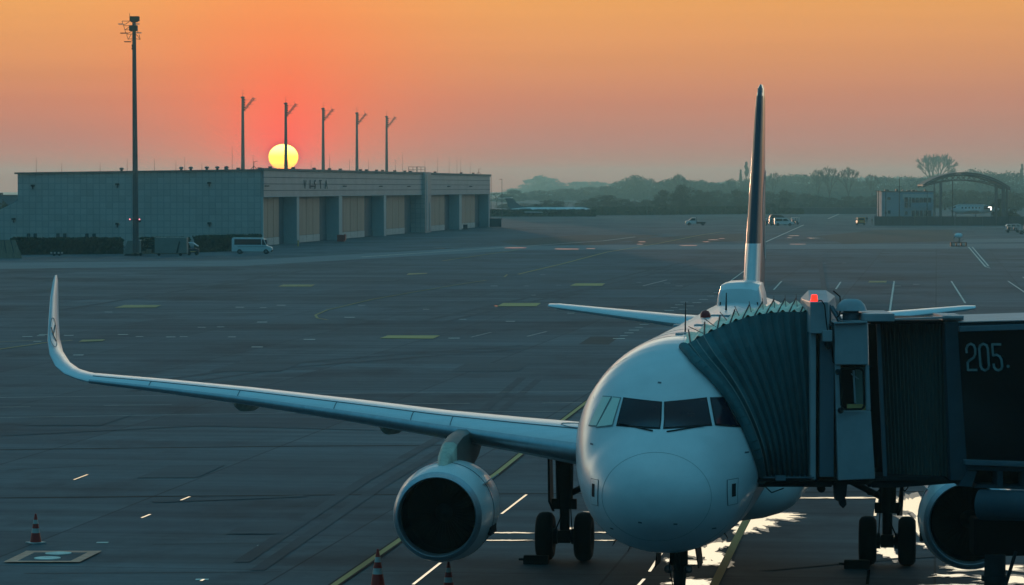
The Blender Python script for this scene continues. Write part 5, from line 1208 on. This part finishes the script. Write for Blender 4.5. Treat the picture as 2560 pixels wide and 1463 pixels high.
# ================================================================ PEOPLE BY THE VAN
def person(loc, h, label, rz, seated=False, vest=False):
    k = h / 1.75
    vs = [(0, 0, .92), (0, 0, 1.15), (0, .01, 1.42), (0, .0, 1.52), (0, .02, 1.62), (0, .02, 1.74), (.19, 0, 1.42), (.27, .03, 1.15), (.27, .15, .92), (-.19, 0, 1.42), (-.28, .02, 1.14), (-.26, .12, .88),
          (.10, 0, .88), (.12, .03, .48), (.13, 0, .08), (.13, .14, .04), (-.10, 0, .88), (-.13, .0, .48), (-.15, -.06, .08), (-.15, .08, .04)]
    es = [(0, 1), (1, 2), (2, 3), (3, 4), (4, 5), (2, 6), (6, 7), (7, 8), (2, 9), (9, 10), (10, 11), (0, 12), (12, 13), (13, 14), (14, 15), (0, 16), (16, 17), (17, 18), (18, 19)]
    rr = [.15, .14, .16, .06, .09, .09, .07, .05, .04, .07, .05, .04, .09, .065, .045, .035, .09, .065, .045, .035]
    me = bpy.data.meshes.new('person'); me.from_pydata([tuple(c * k for c in v) for v in vs], es, []); o = bpy.data.objects.new('person', me); C.objects.link(o)
    md = o.modifiers.new('s', 'SKIN'); bpy.context.view_layer.update()
    for i, a in enumerate(rr): me.skin_vertices[0].data[i].radius = (a * k, a * k * .8)
    me.skin_vertices[0].data[0].use_root = True
    o.modifiers.new('u', 'SUBSURF').levels = 1; o.modifiers['u'].render_levels = 1
    bpy.context.view_layer.update()
    me2 = bpy.data.meshes.new_from_object(o.evaluated_get(bpy.context.evaluated_depsgraph_get())); bpy.data.objects.remove(o)
    me2.materials.clear(); me2.materials.append(M['cloth']); me2.materials.append(M['skin'])
    for p_ in me2.polygons:
        p_.use_smooth = True
        if p_.center.z > 1.54 * k or (p_.center.z < .98 * k and abs(p_.center.x) > .2 * k and p_.center.z > .8 * k): p_.material_index = 1
    o = bpy.data.objects.new('person', me2); C.objects.link(o); o.location = loc; o.rotation_euler = (0, 0, rz); tag(o, label, 'person', 'people standing by the orange van')
    m = MB(); m.lathe([(-.02, .105), (.05, .108), (.1, .08), (.125, .01)], (0, .01, 1.70 * k), 'z', 12); m.build('hair', M['hair'], o, smooth=True)
    m = MB(); m.lathe([(.98, .155), (1.2, .165), (1.4, .18), (1.46, .12)], (0, 0, 0), 'z', 12); m.v = [(x * 1.1 * k, y * .85 * k, z * k) for x, y, z in m.v]; m.build('vest' if vest else 'jacket', M['vest'] if vest else M['cloth'], o, smooth=True)
person(ground(2157, 556.5), 1.8, 'person in dark clothes standing right behind the orange van', .4)
person(ground(2170, 560), 1.75, 'person in dark clothes standing between the orange van and the building', 1.2)
person(ground(2181, 558.5), 1.78, 'person in a dark jacket standing nearest the corner of the blue building', -1.0)

# ================================================================ FAR BUILDINGS ON THE RIGHT
D = 800
def fbox(m, x0, x1, y0, y1, Da, Db): return pbox(m, x0, x1, y0, y1, Da, Db)
bl = empty('office_building', (at(2258, 560, D).x, D, 0), 0, 'two storey pale blue office building with a band of windows beside the arched shelter', 'building')
m = MB(); a = at(2194, 478, D); b = at(2322, 478, D); m.box(a.x, b.x, D, D + 10, 0, a.z); wbuild(m, 'walls', M['bblue'], bl)
m = MB(); m.box(a.x - .2, b.x + .2, D - .2, D + 10.2, a.z, a.z + .25); wbuild(m, 'roof', M['roof'], bl)
m = MB(); c0 = at(2246, 486, D); m.box(c0.x, b.x + .02, D - .25, D - .02, c0.z - 1.0, c0.z + .3); wbuild(m, 'spandrel', M['trim'], bl)
m = MB(); c0 = at(2246, 504, D); m.box(c0.x + 1.6, b.x + .02, D - .25, D - .02, c0.z - 1.3, c0.z + .2); wbuild(m, 'spandrel', M['bblue'], bl)
for x0, x1, y0, y1 in [(2251, 2259, 491, 503), (2251, 2259, 505, 516), (2263, 2266, 491, 516), (2269, 2276, 492, 504), (2278, 2286, 492, 504), (2288, 2296, 492, 504), (2298, 2306, 492, 504), (2309, 2317, 492, 504), (2252, 2258, 526, 534), (2269, 2276, 524, 538), (2279, 2286, 524, 538), (2289, 2296, 524, 538), (2299, 2306, 524, 538), (2309, 2317, 524, 538), (2208, 2216, 491, 497), (2209, 2216, 524, 532)]:
    m = MB(); pbox(m, x0, x1, y0, y1, D - .35, D - .03); wf = wbuild(m, 'window', M['solid_glazing'], bl)
    m = MB(); pbox(m, x0 - 1.2, x0 - .2, y0 - 1, y1 + 1, D - .4, D - .03); wbuild(m, 'mullion', M['trim'], bl)
for x, w_, h in ((2207, 10, 4), (2232, 5, 5), (2247, 3, 3), (2262, 9, 2), (2273, 7, 3), (2282, 3, 2), (2303, 3, 4)):
    m = MB(); pbox(m, x - w_ / 2, x + w_ / 2, 476 - h, 477.5, D + 1, D + 3); wbuild(m, 'roof_unit', M['dark'], bl)
for x, y0, y1, D_, lb in ((2238, 444, 545, 795, 'thin whip mast with crossbar in front of the blue office building'), (2204, 478, 560, 790, 'dark post before the left part of the blue office building'), (2307, 474, 560, 790, 'dark post before the right end of the blue office building'), (2186, 474, 560, 790, 'twin thin poles left of the blue office building'), (2370, 452, 536, 838, 'thin dark pole under the arched shelter'), (2324, 464, 536, 838, 'thin pair of poles at the left end of the arched shelter')):
    p = at(x, y0, D_); r = empty('utility_pole', (p.x, D_, 0), 0, lb, 'pole'); m = MB(); m.tube((0, 0, 0), (0, 0, p.z), .13, .08, 6); m.build('shaft', M['dark'], r)
    m = MB()
    if x == 2238: m.tube((-.6, 0, p.z - 2), (.6, 0, p.z - 2), .05, .05, 5); m.tube((-.4, 0, p.z - 3.4), (.5, 0, p.z - 3.4), .05, .05, 5)
    elif x == 2186: m.tube((-.5, 0, 0), (-.5, 0, p.z), .06, .05, 5); m.tube((-1.0, 0, p.z - .1), (.1, 0, p.z - .1), .05, .05, 5)
    else: m.tube((.4, 0, 0), (.4, 0, p.z - .5), .06, .05, 5) if x == 2324 else m.box(-.2, .2, -.1, .1, 2.5, 3.1)
    m.build('fitting', M['dark'], r)
# dark fence in front
def fence(x0, x1, yb, h, name, label, mt='fence', th=.15, posts=True):
    a, b = ground(x0, yb), ground(x1, yb); r = empty(name, ((a.x + b.x) / 2, a.y, 0), 0, label, 'fence'); Lf = b.x - a.x
    m = MB(); m.box(-Lf / 2, Lf / 2, 0, th, .05, h); m.build('screen', M[mt], r)
    if posts:
        n = max(2, int(Lf / 3))
        for k in range(n + 1):
            m = MB(); m.tube((-Lf / 2 + Lf * k / n, -.06, 0), (-Lf / 2 + Lf * k / n, -.06, h + .12), .06, .06, 6); m.build('post', M['steel'], r)
    return r
fence(2176, 2375, 562, 2.2, 'security_fence', 'dark mesh security fence before the blue office building')
fence(2377, 2580, 562, 2.15, 'security_fence', 'dark mesh security fence under the arched shelter')
r = fence(1995, 2180, 533, 2.1, 'boundary_wall', 'low dark boundary wall before the bare trees left of the blue office building', 'fence', .4, False); r['category'] = 'wall'
m = MB(); Lw = ground(2180, 533).x - ground(1995, 533).x; m.box(-Lw / 2 - .2, Lw / 2 + .2, -.1, .5, 2.1, 2.3); m.build('coping', M['steel'], r)
# arched shelter
D = 850; arch = empty('arched_shelter', (at(2405, 560, D).x, D, 0), 0, 'curved truss roof shelter on columns over a parked aircraft', 'shelter')
def ay(u): return 463 - 34.5 * (1 - (2 * u - 1) ** 2) ** .9 + 7 * u   # upper chord in survey rows
def ly(u): return 466 - 21 * (1 - (2 * u - 1) ** 2) ** .9 + 7 * u
def axx(u): return 2297 + (2514 - 2297) * u
m = MB(); R1 = []
for i in range(25):
    u = i / 24; p = at(axx(u), ay(u), D); R1.append([(p.x, D, p.z), (p.x, D + 12, p.z), (p.x, D + 12, p.z + .35), (p.x, D, p.z + .35)])
m.loft(R1); wbuild(m, 'curved_roof', M['mast'], arch)
m = MB(); ups = [at(axx(i / 16), ay(i / 16) + 3, D) for i in range(17)]; los = [at(axx(i / 16), ly(i / 16), D) for i in range(17)]
for off in (0, 11.5):
    m = MB(); o_ = Vector((0, off, 0)); m.path([v + o_ for v in ups], .22, 6); m.path([v + o_ for v in los], .14, 6)
    for i in range(1, 16): m.tube((los if i % 2 else ups)[i] + o_, (ups if i % 2 else los)[i + 1] + o_, .11, .11, 5)
    wbuild(m, 'roof_truss', M['mast'], arch)
for x, w_, mt in ((2325, .16, 'mast'), (2341, .38, 'steel'), (2371, .14, 'mast'), (2479, .42, 'mast'), (2497, .5, 'mast'), (2506, .3, 'mast')):
    u = (x - 2297) / (2514 - 2297); p = at(x, ly(u), D); m = MB(); m.tube((p.x, D + .2, 0), (p.x, D + .2, p.z), w_, w_, 10); wbuild(m, 'column', M[mt], arch)
# aircraft under the shelter
r = empty('business_jet', (at(2424, 530, 852).x, 856, 0), 0, 'small pale business jet parked under the arched shelter', 'airplane')
m = MB(); m.lathe([(-5.6, .02), (-5.3, .45), (-4.6, .95), (-3.6, 1.25), (2.8, 1.25), (4.6, .9), (6.8, .35), (7.2, .05)], (0, 0, 3.3), 'x', 24); m.build('fuselage', M['plane'], r, smooth=60)
m = MB(); m.prism([(4.6, -.12, 4.1), (7.0, -.12, 3.6), (7.9, -.12, 6.0), (6.9, -.12, 6.0)], (0, .24, 0)); m.build('tail_fin', M['dark'], r)
m = MB(); m.prism([(-1.2, -8, 3.0), (.6, -8, 3.0), (1.8, -1, 2.6), (-2.2, -1, 2.6)], (0, 0, .18)); m.prism([(-1.2, 8, 3.0), (.6, 8, 3.0), (1.8, 1, 2.6), (-2.2, 1, 2.6)], (0, 0, .18)); m.build('wing', M['plane'], r)
m = MB(); m.lathe([(-1.3, .3), (-1.2, .42), (.9, .4), (1.3, .25)], (4.2, -1.5, 3.7), 'x', 14); m.build('engine', M['steel'], r)
m = MB(); m.prism([(-5.0, -.75, 3.6), (-4.5, -1.0, 3.6), (-4.3, -.95, 4.0), (-4.9, -.6, 3.95)], (0, .2, 0)); m.build('cockpit_window', M['cglass'], r)
for k in range(6):
    m = MB(); m.box(-2.9 + k * .9, -2.5 + k * .9, -1.27, -1.2, 3.45, 3.85); m.build('cabin_window', M['cglass'], r)
for x in (-4.2, 1.0):
    m = MB(); m.tube((x, 0, .3), (x, 0, 2.2), .1, .1, 6); m.lathe([(-.1, .01), (-.1, .35), (.1, .35), (.1, .01)], (x, -.2, .35), 'y', 14); m.build('landing_gear', M['rubber'], r)
r = vehicle('parked_car', ground(2449, 556), -pi / 2, 'dark car with headlights on behind the fence under the arched shelter', 'car', [(-2, .3), (2, .3), (2.05, .7), (1.2, .85), (.6, 1.4), (-1.2, 1.42), (-1.9, .9)], 1.8, M['card'], (-1.3, 1.3), .32, [[(-1, .9), (.9, .9), (.5, 1.3), (-1, 1.3)]])
r.location.y -= 16; r.location.x = at(2443, 551, r.location.y).x
for s in (-1, 1):
    m = MB(); m.lathe([(0, .001), (0, .09), (-.05, .1)], (2.08, s * .65, .85), 'x', 10); m.build('headlight', M['lampw'], r)
r = empty('floodlight', (at(2466, 514, 846).x, 846, 0), 0, 'glowing white block in place of a white reflection by the right column of the shelter', 'floodlight')  # added glowing block, stands for a white reflection rather than a known lamp
z_ = at(2466, 517, 846).z; m = MB(); m.tube((0, 0, 0), (0, 0, z_), .06, .06, 6); m.build('post', M['dark'], r)
m = MB(); m.box(-.7, .1, -.1, .1, z_ - .0, z_ + .2); m.box(-.1, .12, -.12, .1, z_ - .6, z_); m.build('lamp', M['lampw'], r)

# ================================================================ FAR JET, HEDGE BANK, LEFT EDGE
D = 1010; r = empty('regional_jet', (at(1350, 545, D).x, D, 0), 0, 'pale T tail airliner parked far off beyond the end of the hangar', 'airplane', None)
s_ = mpp(D)
def jx(x): return (x - 1350) * s_
def jz(y): return at(1350, y, D).z
zc = (jz(517) + jz(532)) / 2
m = MB(); m.lathe([(jx(1262), .1), (jx(1275), .55), (jx(1300), .85), (jx(1320), .95), (jx(1445), .95), (jx(1458), .8), (jx(1468), .45), (jx(1474), .05)], (0, 0, zc + .1), 'x', 20); m.build('fuselage', M['plane'], r, smooth=60)
m = MB(); m.prism([(jx(1270), -.12, zc + .3), (jx(1312), -.12, zc + .7), (jx(1296), -.12, jz(512)), (jx(1286), -.12, jz(505)), (jx(1277), -.12, jz(495)), (jx(1256), -.12, jz(494))], (0, .24, 0)); m.build('tail_fin', M['cab'], r)
m = MB(); m.prism([(jx(1240), -3, jz(494)), (jx(1272), -2, jz(492.5)), (jx(1276), 2, jz(492.5)), (jx(1250), 3, jz(494))], (0, 0, .14)); m.build('tailplane', M['plane'], r)
m = MB(); m.prism([(jx(1305), -6, jz(528)), (jx(1330), -6, jz(528)), (jx(1400), 0, jz(531)), (jx(1350), 0, jz(531))], (0, 0, .18)); m.prism([(jx(1305), 6, jz(528)), (jx(1330), 6, jz(528)), (jx(1400), 0, jz(531)), (jx(1350), 0, jz(531))], (0, 0, .18)); m.build('wing', M['plane'], r)
m = MB(); m.lathe([(jx(1292), .3), (jx(1300), .42), (jx(1318), .42), (jx(1322), .3)], (0, -1.4, zc + .3), 'x', 14); m.build('engine', M['steel'], r)
for x in (1343, 1443):
    m = MB(); m.tube((jx(x), 0, .3), (jx(x), 0, zc - .4), .09, .09, 6); m.lathe([(-.3, .01), (-.3, .42), (.3, .42), (.3, .01)], (jx(x), 0, .42), 'y', 14); m.build('landing_gear', M['rubber'], r)
m = MB(); m.box(jx(1446), jx(1454), -1.0, -.85, zc + .3, zc + .6); m.build('cockpit_window', M['cglass'], r)
leafy_box('boundary_hedge', M['hedge'], ground(1215, 539), ground(1480, 539), 1.7, 3, 'long dark boundary hedge behind the T tail airliner', 'hedge', 1500, .5)
leafy_box('boundary_hedge', M['hedge'], ground(1480, 536), ground(1870, 533), 2.3, 3, 'long dark boundary hedge left of the tail fin below the trees', 'hedge', 1900, .5)
leafy_box('boundary_hedge', M['hedge'], ground(1885, 533), ground(2000, 533), 1.6, 3, 'short dark hedge between the tail fin and the boundary wall', 'hedge', 500, .5)
r = empty('terminal_block', (at(0, 500, 700).x, 700, 0), 0, 'dark flat roofed block peeping over the annex at the far left', 'building')
m = MB(); a = at(-60, 488, 700); b = at(45.5, 488, 700); m.box(a.x, b.x, 700, 712, 0, a.z); wbuild(m, 'walls', M['cab'], r); m = MB(); m.box(a.x - .3, b.x + .2, 699.7, 712.3, a.z, a.z + .25); wbuild(m, 'roof', M['roof'], r)
m = MB(); pbox(m, -8, 2, 480, 487, 702, 705); wbuild(m, 'roof_unit', M['dark'], r)

# ================================================================ TREES
def crown_mesh(seed, h, w, n, leaf, shape='round', trunk_h=None):
    R_ = random.Random(seed); m = MB(); th = trunk_h or h * .22
    lobes = []
    for _ in range(9 if shape == 'round' else 7):
        f = R_.random()
        if shape == 'cone': z = th * .4 + (h - th * .4) * f; rad = w * .5 * (1 - f) * .55 + .25; lobes.append((R_.gauss(0, w * .12) * (1 - f), R_.gauss(0, w * .12) * (1 - f), z, rad, rad * 1.1))
        else:
            a = R_.uniform(0, 2 * pi); z = h * (.12 + .68 * f); rr = w * .28 * (1 - abs(f - .35)); lobes.append((rr * cos(a), rr * sin(a), z, w * R_.uniform(.16, .27), (h - th) * R_.uniform(.12, .22)))
    if shape == 'round': lobes.append((0, 0, h * .82, w * .22, h * .16)); lobes.append((0, 0, h * .5, w * .3, h * .25)); lobes.append((w * .12, 0, h * .2, w * .36, h * .18)); lobes.append((-w * .15, w * .1, h * .22, w * .34, h * .18))
    for _ in range(n):
        lx, ly_, lz, lr, lh = R_.choice(lobes)
        v = Vector((R_.gauss(0, 1), R_.gauss(0, 1), R_.gauss(0, 1))).normalized() * (R_.random() ** .4) * (1.35 if R_.random() < .12 else 1)
        c = Vector((lx + v.x * lr, ly_ + v.y * lr, min(h, lz + v.z * lh)))
        u = Vector((R_.gauss(0, 1), R_.gauss(0, 1), R_.gauss(0, 1))).normalized() * leaf * R_.uniform(.6, 1.3); q = u.orthogonal().normalized() * leaf * .6
        m.add([c - u, c + q, c + u, c - q], [(0, 1, 2, 3)])
    return m
def trunk_mesh(seed, h, w, th):
    R_ = random.Random(seed); m = MB(); m.tube((0, 0, 0), (0, 0, th), .3, .22, 7); m.tube((0, 0, th), (.1, 0, h * .8), .22, .06, 6)
    for _ in range(6):
        a = R_.uniform(0, 2 * pi); z = R_.uniform(th, h * .6); m.tube((0, 0, z), (cos(a) * w * .32, sin(a) * w * .32, z + h * .2), .12, .04, 5)
    return m
def bare_mesh(seed, h, w, depth=6, fan=1.0):
    R_ = random.Random(seed); m = MB()
    def br(p, d, ln, r, k):
        q = p + d * ln; m.tube(p, q, r, r * .68, 5 if k > 2 else 3, caps=False)
        if k == 0: return
        for _ in range(3 if k > 1 else 2):
            ax = Vector((R_.gauss(0, 1), R_.gauss(0, 1) , R_.gauss(0, .5))); ax -= d * ax.dot(d); ax.normalize()
            nd_ = (d * 1.0 + ax * R_.uniform(.35, .75) * fan + Vector((0, 0, .1))).normalized(); br(q, nd_, ln * R_.uniform(.68, .84), max(.045, r * .62), k - 1)
    br(Vector((0, 0, 0)), Vector((0, 0, 1)), h * .24, .34, depth)
    zs = max(v[2] for v in m.v); xs_ = max(abs(v[0]) for v in m.v); m.v = [(x * w / 2 / xs_, y * w / 2 / xs_, z * h / zs) for x, y, z in m.v]
    return m
protos = {}
def proto(kind):
    if kind in protos: return protos[kind]
    spec = {'round_a': (11, 12, 11, 2600, .42, 'leaf'), 'round_b': (12, 12, 13, 2800, .42, 'leaf'), 'round_c': (13, 12, 9, 2300, .42, 'leaf2'), 'round_d': (14, 12, 10, 1300, .36, 'leaf'), 'cone': (15, 12, 6.5, 1900, .36, 'leaf3'), 'bush': (16, 5, 7, 1200, .36, 'leaf')}
    if kind.startswith('bare'):
        sd_ = {'bare_a': 3, 'bare_b': 8, 'bare_c': 21}[kind]; m = bare_mesh(sd_, 12, 10, 6, 1.0 if kind != 'bare_c' else .8)
        me = m.build('branches', M['bark']); d = me.data; bpy.data.objects.remove(me); protos[kind] = (None, d); return protos[kind]
    sd_, h, w, n, lf, mt = spec[kind]
    a = crown_mesh(sd_, h, w, n, lf, 'cone' if kind == 'cone' else 'round').build('crown', M[mt]); b = trunk_mesh(sd_, h, w, h * .22).build('trunk', M['bark'])
    da, db = a.data, b.data; bpy.data.objects.remove(a); bpy.data.objects.remove(b); protos[kind] = (da, db); return protos[kind]
def tree(kind, px, ytop, D, wpx, label, group, base_h=12, base_w=None):
    p = at(px, ytop, D); H = max(2.0, p.z)
    da, db = proto(kind); bw = {'round_a': 11, 'round_b': 13, 'round_c': 9, 'round_d': 10, 'cone': 6.5, 'bush': 7}.get(kind, 10) * .92; bh = 5 if kind == 'bush' else 12
    nm = 'bare_tree' if da is None else {'cone': 'conifer_tree', 'bush': 'shrub'}.get(kind, 'broadleaf_tree')
    r = empty(nm, (p.x, D, 0), rnd.uniform(0, 6.28), label, 'shrub' if kind == 'bush' else 'tree', group)
    sx = wpx * mpp(D) / bw
    r.scale = (sx, sx, H / bh)
    for nm2, d in (('crown', da), ('trunk', db)):
        if d is None: continue
        o = bpy.data.objects.new('branches' if da is None else nm2, d); C.objects.link(o); o.parent = r
    return r
GF, GM, GN = 'pale hazy trees of the farthest row', 'trees of the middle row beyond the boundary hedge', 'darker trees of the nearest row beyond the boundary hedge'
LF, LM, LN = 'pale hazy leafy tree in the farthest row on the horizon', 'grey green leafy tree in the middle row beyond the hedge', 'darker leafy tree in the nearest row right behind the hedge'
R0 = random.Random(5)
def prof(pts, x):
    for a, b in zip(pts, pts[1:]):
        if a[0] <= x <= b[0]: return a[1] + (b[1] - a[1]) * (x - a[0]) / (b[0] - a[0])
    return pts[-1][1]
far = [(1220, 485), (1255, 476), (1290, 466), (1315, 446), (1345, 436), (1375, 446), (1400, 458), (1450, 450), (1520, 452), (1560, 447), (1620, 452), (1740, 452), (1800, 448), (1860, 448), (1960, 440), (2000, 436), (2100, 440), (2200, 436), (2270, 440), (2340, 430), (2420, 436), (2500, 438), (2600, 440)]
x = 1225
while x < 2600:
    k = R0.choice(['round_a', 'round_b', 'round_c']); tree(k, x, prof(far, x) + R0.uniform(-2, 5), 3900 + R0.uniform(-150, 250), R0.uniform(60, 95), LF, GF); x += R0.uniform(16, 27)
tree('round_b', 1343, 435, 3600, 66, 'broad domed pale tree standing highest at the left end of the wood', GF)
mid = [(1235, 492), (1265, 472), (1300, 474), (1400, 466), (1450, 466), (1520, 458), (1550, 438), (1580, 434), (1610, 442), (1650, 444), (1690, 436), (1740, 444), (1790, 450), (1860, 440), (1920, 436), (1990, 430), (2030, 432), (2100, 440), (2180, 444), (2210, 436), (2290, 436), (2370, 430), (2420, 420), (2480, 424), (2560, 430), (2620, 430)]
x = 1240
while x < 2610:
    k = R0.choice(['round_a', 'round_b', 'round_c', 'round_d', 'round_a']); tree(k, x, prof(mid, x) + R0.uniform(-2, 7), 2150 + R0.uniform(-150, 200), R0.uniform(56, 88), LM, GM); x += R0.uniform(14, 24)
near = [(1240, 512), (1270, 508), (1330, 500), (1400, 498), (1460, 492), (1500, 488), (1540, 486), (1580, 500), (1620, 494), (1660, 484), (1700, 462), (1740, 468), (1800, 472), (1860, 470), (1930, 472), (1990, 476), (2050, 490), (2120, 490), (2200, 480), (2300, 480), (2400, 470), (2500, 476), (2620, 470)]
x = 1262
while x < 2610:
    if not (1390 < x < 1470 and R0.random() < .5):
        k = R0.choice(['round_a', 'round_b', 'round_c', 'round_d']); tree(k, x, prof(near, x) + R0.uniform(-3, 9), 1300 + R0.uniform(-60, 160), R0.uniform(50, 80), LN, GN)
    x += R0.uniform(15, 25)
for x, yt, w_, lb in ((1695, 456, 60, 'large dark dense tree in front of the wood left of the tail fin'), (1650, 470, 56, 'second dark dense tree left of the tail fin')): tree('round_b', x, yt, 1150, w_, lb, GN)
for x, yt, w_, D, lb in ((2112, 414, 56, 1120, 'bare spreading tree standing alone above the boundary wall'), (2064, 412, 60, 1130, 'bare tree just left of the lone spreading one'), (2036, 418, 40, 1140, 'thin bare tree at the left of the bare group'), (2170, 430, 40, 1150, 'small bare tree left of the blue office building'), (1952, 490, 30, 1100, 'thin bare sapling right of the parked vans'), (1500, 484, 50, 1150, 'bare tree right of the far jet'), (1412, 505, 40, 1140, 'low bare tree behind the nose of the far jet'), (1690, 430, 44, 1350, 'bare crown rising over the wood left of the tail fin'), (1925, 426, 40, 1300, 'bare crown right behind the tail fin'), (1236, 478, 40, 1200, 'bare tree just right of the hangar end')):
    tree('bare_a' if x != 2112 else 'bare_b', x, yt, D if D < 1120 else D + 450, w_, lb, 'bare trees')
tree('bare_c', 2324, 381, 2100, 92, 'tallest bare fan shaped tree rising above the office building and shelter', 'bare trees'); tree('bare_a', 2338, 384, 2110, 80, 'bare tree whose crown merges with the tallest fan shaped one', 'bare trees')
tree('cone', 2543, 410, 2000, 30, 'pointed conifer near the right edge', None); tree('cone', 1857, 405, 2000, 34, 'tall conifer directly left of the tail fin', None); tree('cone', 1843, 424, 2010, 26, 'lower conifer beside the tall one at the tail fin', None)
for x, yt, lb in ((8, 497, 'green tree at the far left edge above the annex'), (32, 505, 'small green tree touching the hangar end at the left')): tree('round_c', x, yt, 600, 44, lb, 'trees behind the annex')
for i, (x, yt) in enumerate(((1380, 512), (1340, 508), (1290, 510), (1600, 514), (1900, 500), (1920, 506), (1880, 508), (2520, 520), (2490, 500))):
    tree('bush', x, yt, 1120 if x < 2400 else 900, 44, ['low shrub behind the middle of the far jet', 'low shrub above the wing of the far jet', 'low shrub behind the tail of the far jet', 'low shrub by the hedge below the wood', 'shrub left of the black van', 'shrub behind the black van', 'shrub next to the tail fin', 'shrub right of the shelter', 'large shrub behind the right columns of the shelter'][i], 'shrubs along the boundary')

# ================================================================ TERMINAL BEHIND THE VIEWER
term = empty('terminal_building', (0, -6, 0), 0, 'dark glazed terminal building the apron is seen from', 'building')
m = MB(); m.box(-160, 160, -36, -.5, 0, 22); m.build('walls', M['fence'], term)
m = MB(); m.box(-161, 161, -37, .3, 22, 22.8); m.build('roof', M['roof'], term)
for k in range(40):
    m = MB(); m.box(-159.5 + k * 8, -152.2 + k * 8, -.5, -.42, 7.5, 20.5); m.build('window', M['bglass'], term)

# ================================================================ HAZE
hz = MB(); hz.box(-760, 760, -60, 4400, -1, 33.5)
hm = bpy.data.materials.new('haze_air'); hm.use_nodes = True; t = hm.node_tree
for n in list(t.nodes): t.nodes.remove(n)
pv = t.nodes.new('ShaderNodeVolumePrincipled'); oo = t.nodes.new('ShaderNodeOutputMaterial'); t.links.new(pv.outputs[0], oo.inputs['Volume'])
pv.inputs['Color'].default_value = (.45, .95, 1.0, 1); pv.inputs['Density'].default_value = .00025; pv.inputs['Anisotropy'].default_value = .38
h = hz.build('haze', hm); h['kind'] = 'stuff'
